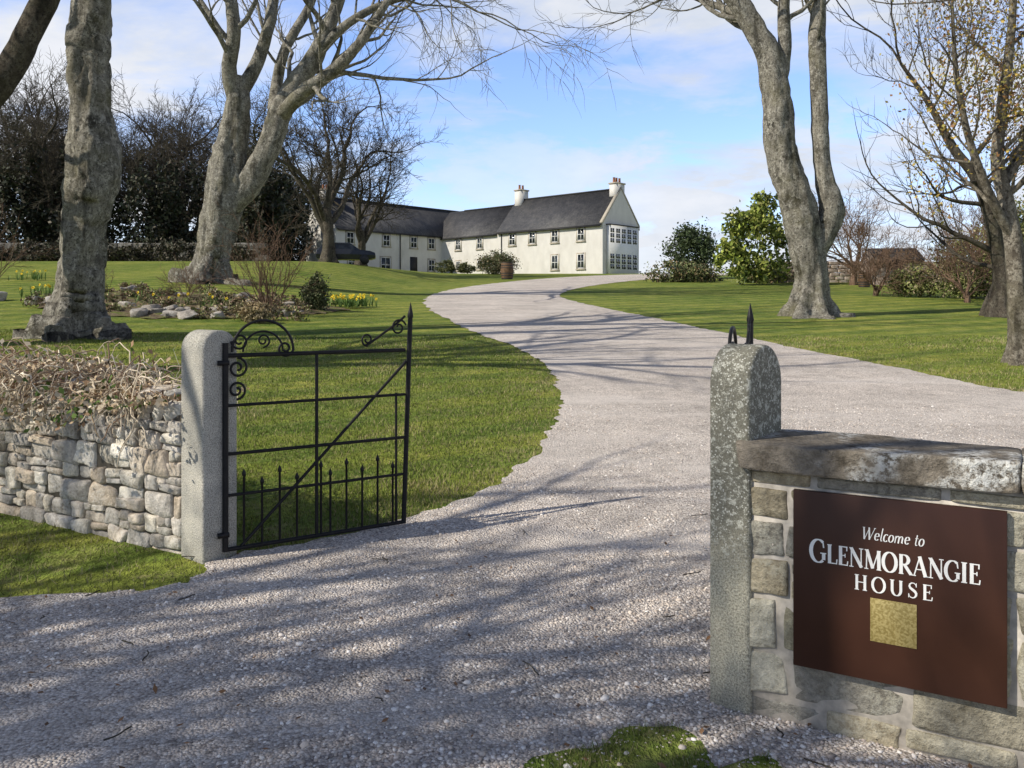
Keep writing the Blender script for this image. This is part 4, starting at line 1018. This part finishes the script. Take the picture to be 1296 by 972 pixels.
gw = empty('garden_wall'); acc = Acc(); rg = np.random.default_rng(3)
for row in range(6):
    x = 17.0+rg.uniform(0, .3)
    while x < 34:
        wd = rg.uniform(.35, .7); yb = 54.5-.1*(x-17)
        Vv, Ff = stone((x+wd/2, yb, Hs(x, yb)-.1+row*.24+.12), (wd/2-.01, .25, .115), 8, .06, rg); acc.add(Vv, Ff, np.array((.40, .33, .27))*rg.uniform(.7, 1.2)); x += wd
acc.obj('stones', M_rubble, smooth=True, parent=gw)

# ------------------------------------------------------------------ parked car near the house
def car(name, x, y, rz):
    e = empty(name, (x, y, Hs(x, y)), rz); body = plain('dark_car_paint', (.02, .022, .028), .25, .6, var=.1)
    sec = [(-2.1, .45, .75), (-2.05, .35, .95), (-1.9, .3, 1.0), (-1.2, .28, 1.05), (1.0, .28, .98), (1.7, .3, .9), (2.05, .38, .78), (2.1, .45, .65)]
    bm = bmesh.new(); rings = []
    for xx_, a_, b_ in sec: rings.append([bm.verts.new((xx_, yy_, zz_)) for yy_, zz_ in ((-.8, a_), (-.88, (a_+b_)/2), (-.8, b_), (.8, b_), (.88, (a_+b_)/2), (.8, a_))])
    for r1, r2 in zip(rings[:-1], rings[1:]):
        for i in range(6): bm.faces.new((r1[i], r1[(i+1) % 6], r2[(i+1) % 6], r2[i]))
    bm.faces.new(rings[0][::-1]); bm.faces.new(rings[-1]); bmesh.ops.recalc_face_normals(bm, faces=bm.faces); bm_obj('body', bm, body, e, bevel=.05)
    def cabin(nm, mat, pts):
        bm = bmesh.new(); a = [bm.verts.new((x_, -y_, z_)) for x_, y_, z_ in pts]; c = [bm.verts.new((x_, y_, z_)) for x_, y_, z_ in pts]
        bm.faces.new(a); bm.faces.new(c[::-1])
        for i in range(4): bm.faces.new((a[i], a[(i+1) % 4], c[(i+1) % 4], c[i]))
        bmesh.ops.recalc_face_normals(bm, faces=bm.faces); bm_obj(nm, bm, mat, e, bevel=.03)
    cabin('glasshouse', M_glass, [(-1.95, .76, .97), (1.05, .76, .95), (.35, .62, 1.42), (-1.55, .62, 1.44)])
    cabin('roof', body, [(-1.62, .64, 1.415), (.42, .64, 1.40), (.2, .6, 1.48), (-1.4, .6, 1.50)])
    for wx in (-1.3, 1.3):
        for wy in (-.9, .72):
            tube_list([([(wx, wy-.001, .32), (wx, wy, .32), (wx, wy+.2, .32), (wx, wy+.201, .32)], [.02, .32, .32, .02])], 20).obj('wheel', M_dkpaint, parent=e)
car('parked_car', -12.0, 61.8, R(8))

# fallen leaves / twigs on the gravel
rg = np.random.default_rng(44); n = 260; yy = rg.uniform(2.7, 7, n); xx = rg.uniform(-.6, .55, n)*yy; k = inpoly(xx, yy, OUT); xx, yy = xx[k], yy[k]; n = len(xx)
p = np.column_stack([xx, yy, H(xx, yy)+.028]); a = rg.uniform(0, 6.28, n); u = np.column_stack([np.cos(a), np.sin(a), rg.normal(0, .25, n)]); v = np.column_stack([-np.sin(a), np.cos(a), rg.normal(0, .25, n)])
s = rg.uniform(.008, .02, n)[:, None]
V = np.stack([p-u*s, p-v*s*.5, p+u*s, p+v*s*.5], 1).reshape(-1, 3)
np_mesh('fallen_leaves', V, np.arange(4*n).reshape(n, 4), M_leaf, col=np.repeat(np.array([(.18, .10, .05)])*rg.uniform(.6, 1.5, (n, 1)), 4, 0))
Pl = []
for i in range(26):
    y = rg.uniform(2.8, 6.5); x = rg.uniform(-.55, .5)*y; a = rg.uniform(0, 6.28); L = rg.uniform(.04, .16)
    Pl.append([(x+math.cos(a)*L*t+.01*math.sin(5*t), y+math.sin(a)*L*t, Hs(x, y)+.03) for t in np.linspace(0, 1, 5)])
V, F = tube_arrays(np.array(Pl), np.full((26, 5), .003), 5); np_mesh('fallen_twigs', V, F, M_barkd)
print('verts', sum(len(m.vertices) for m in bpy.data.meshes))
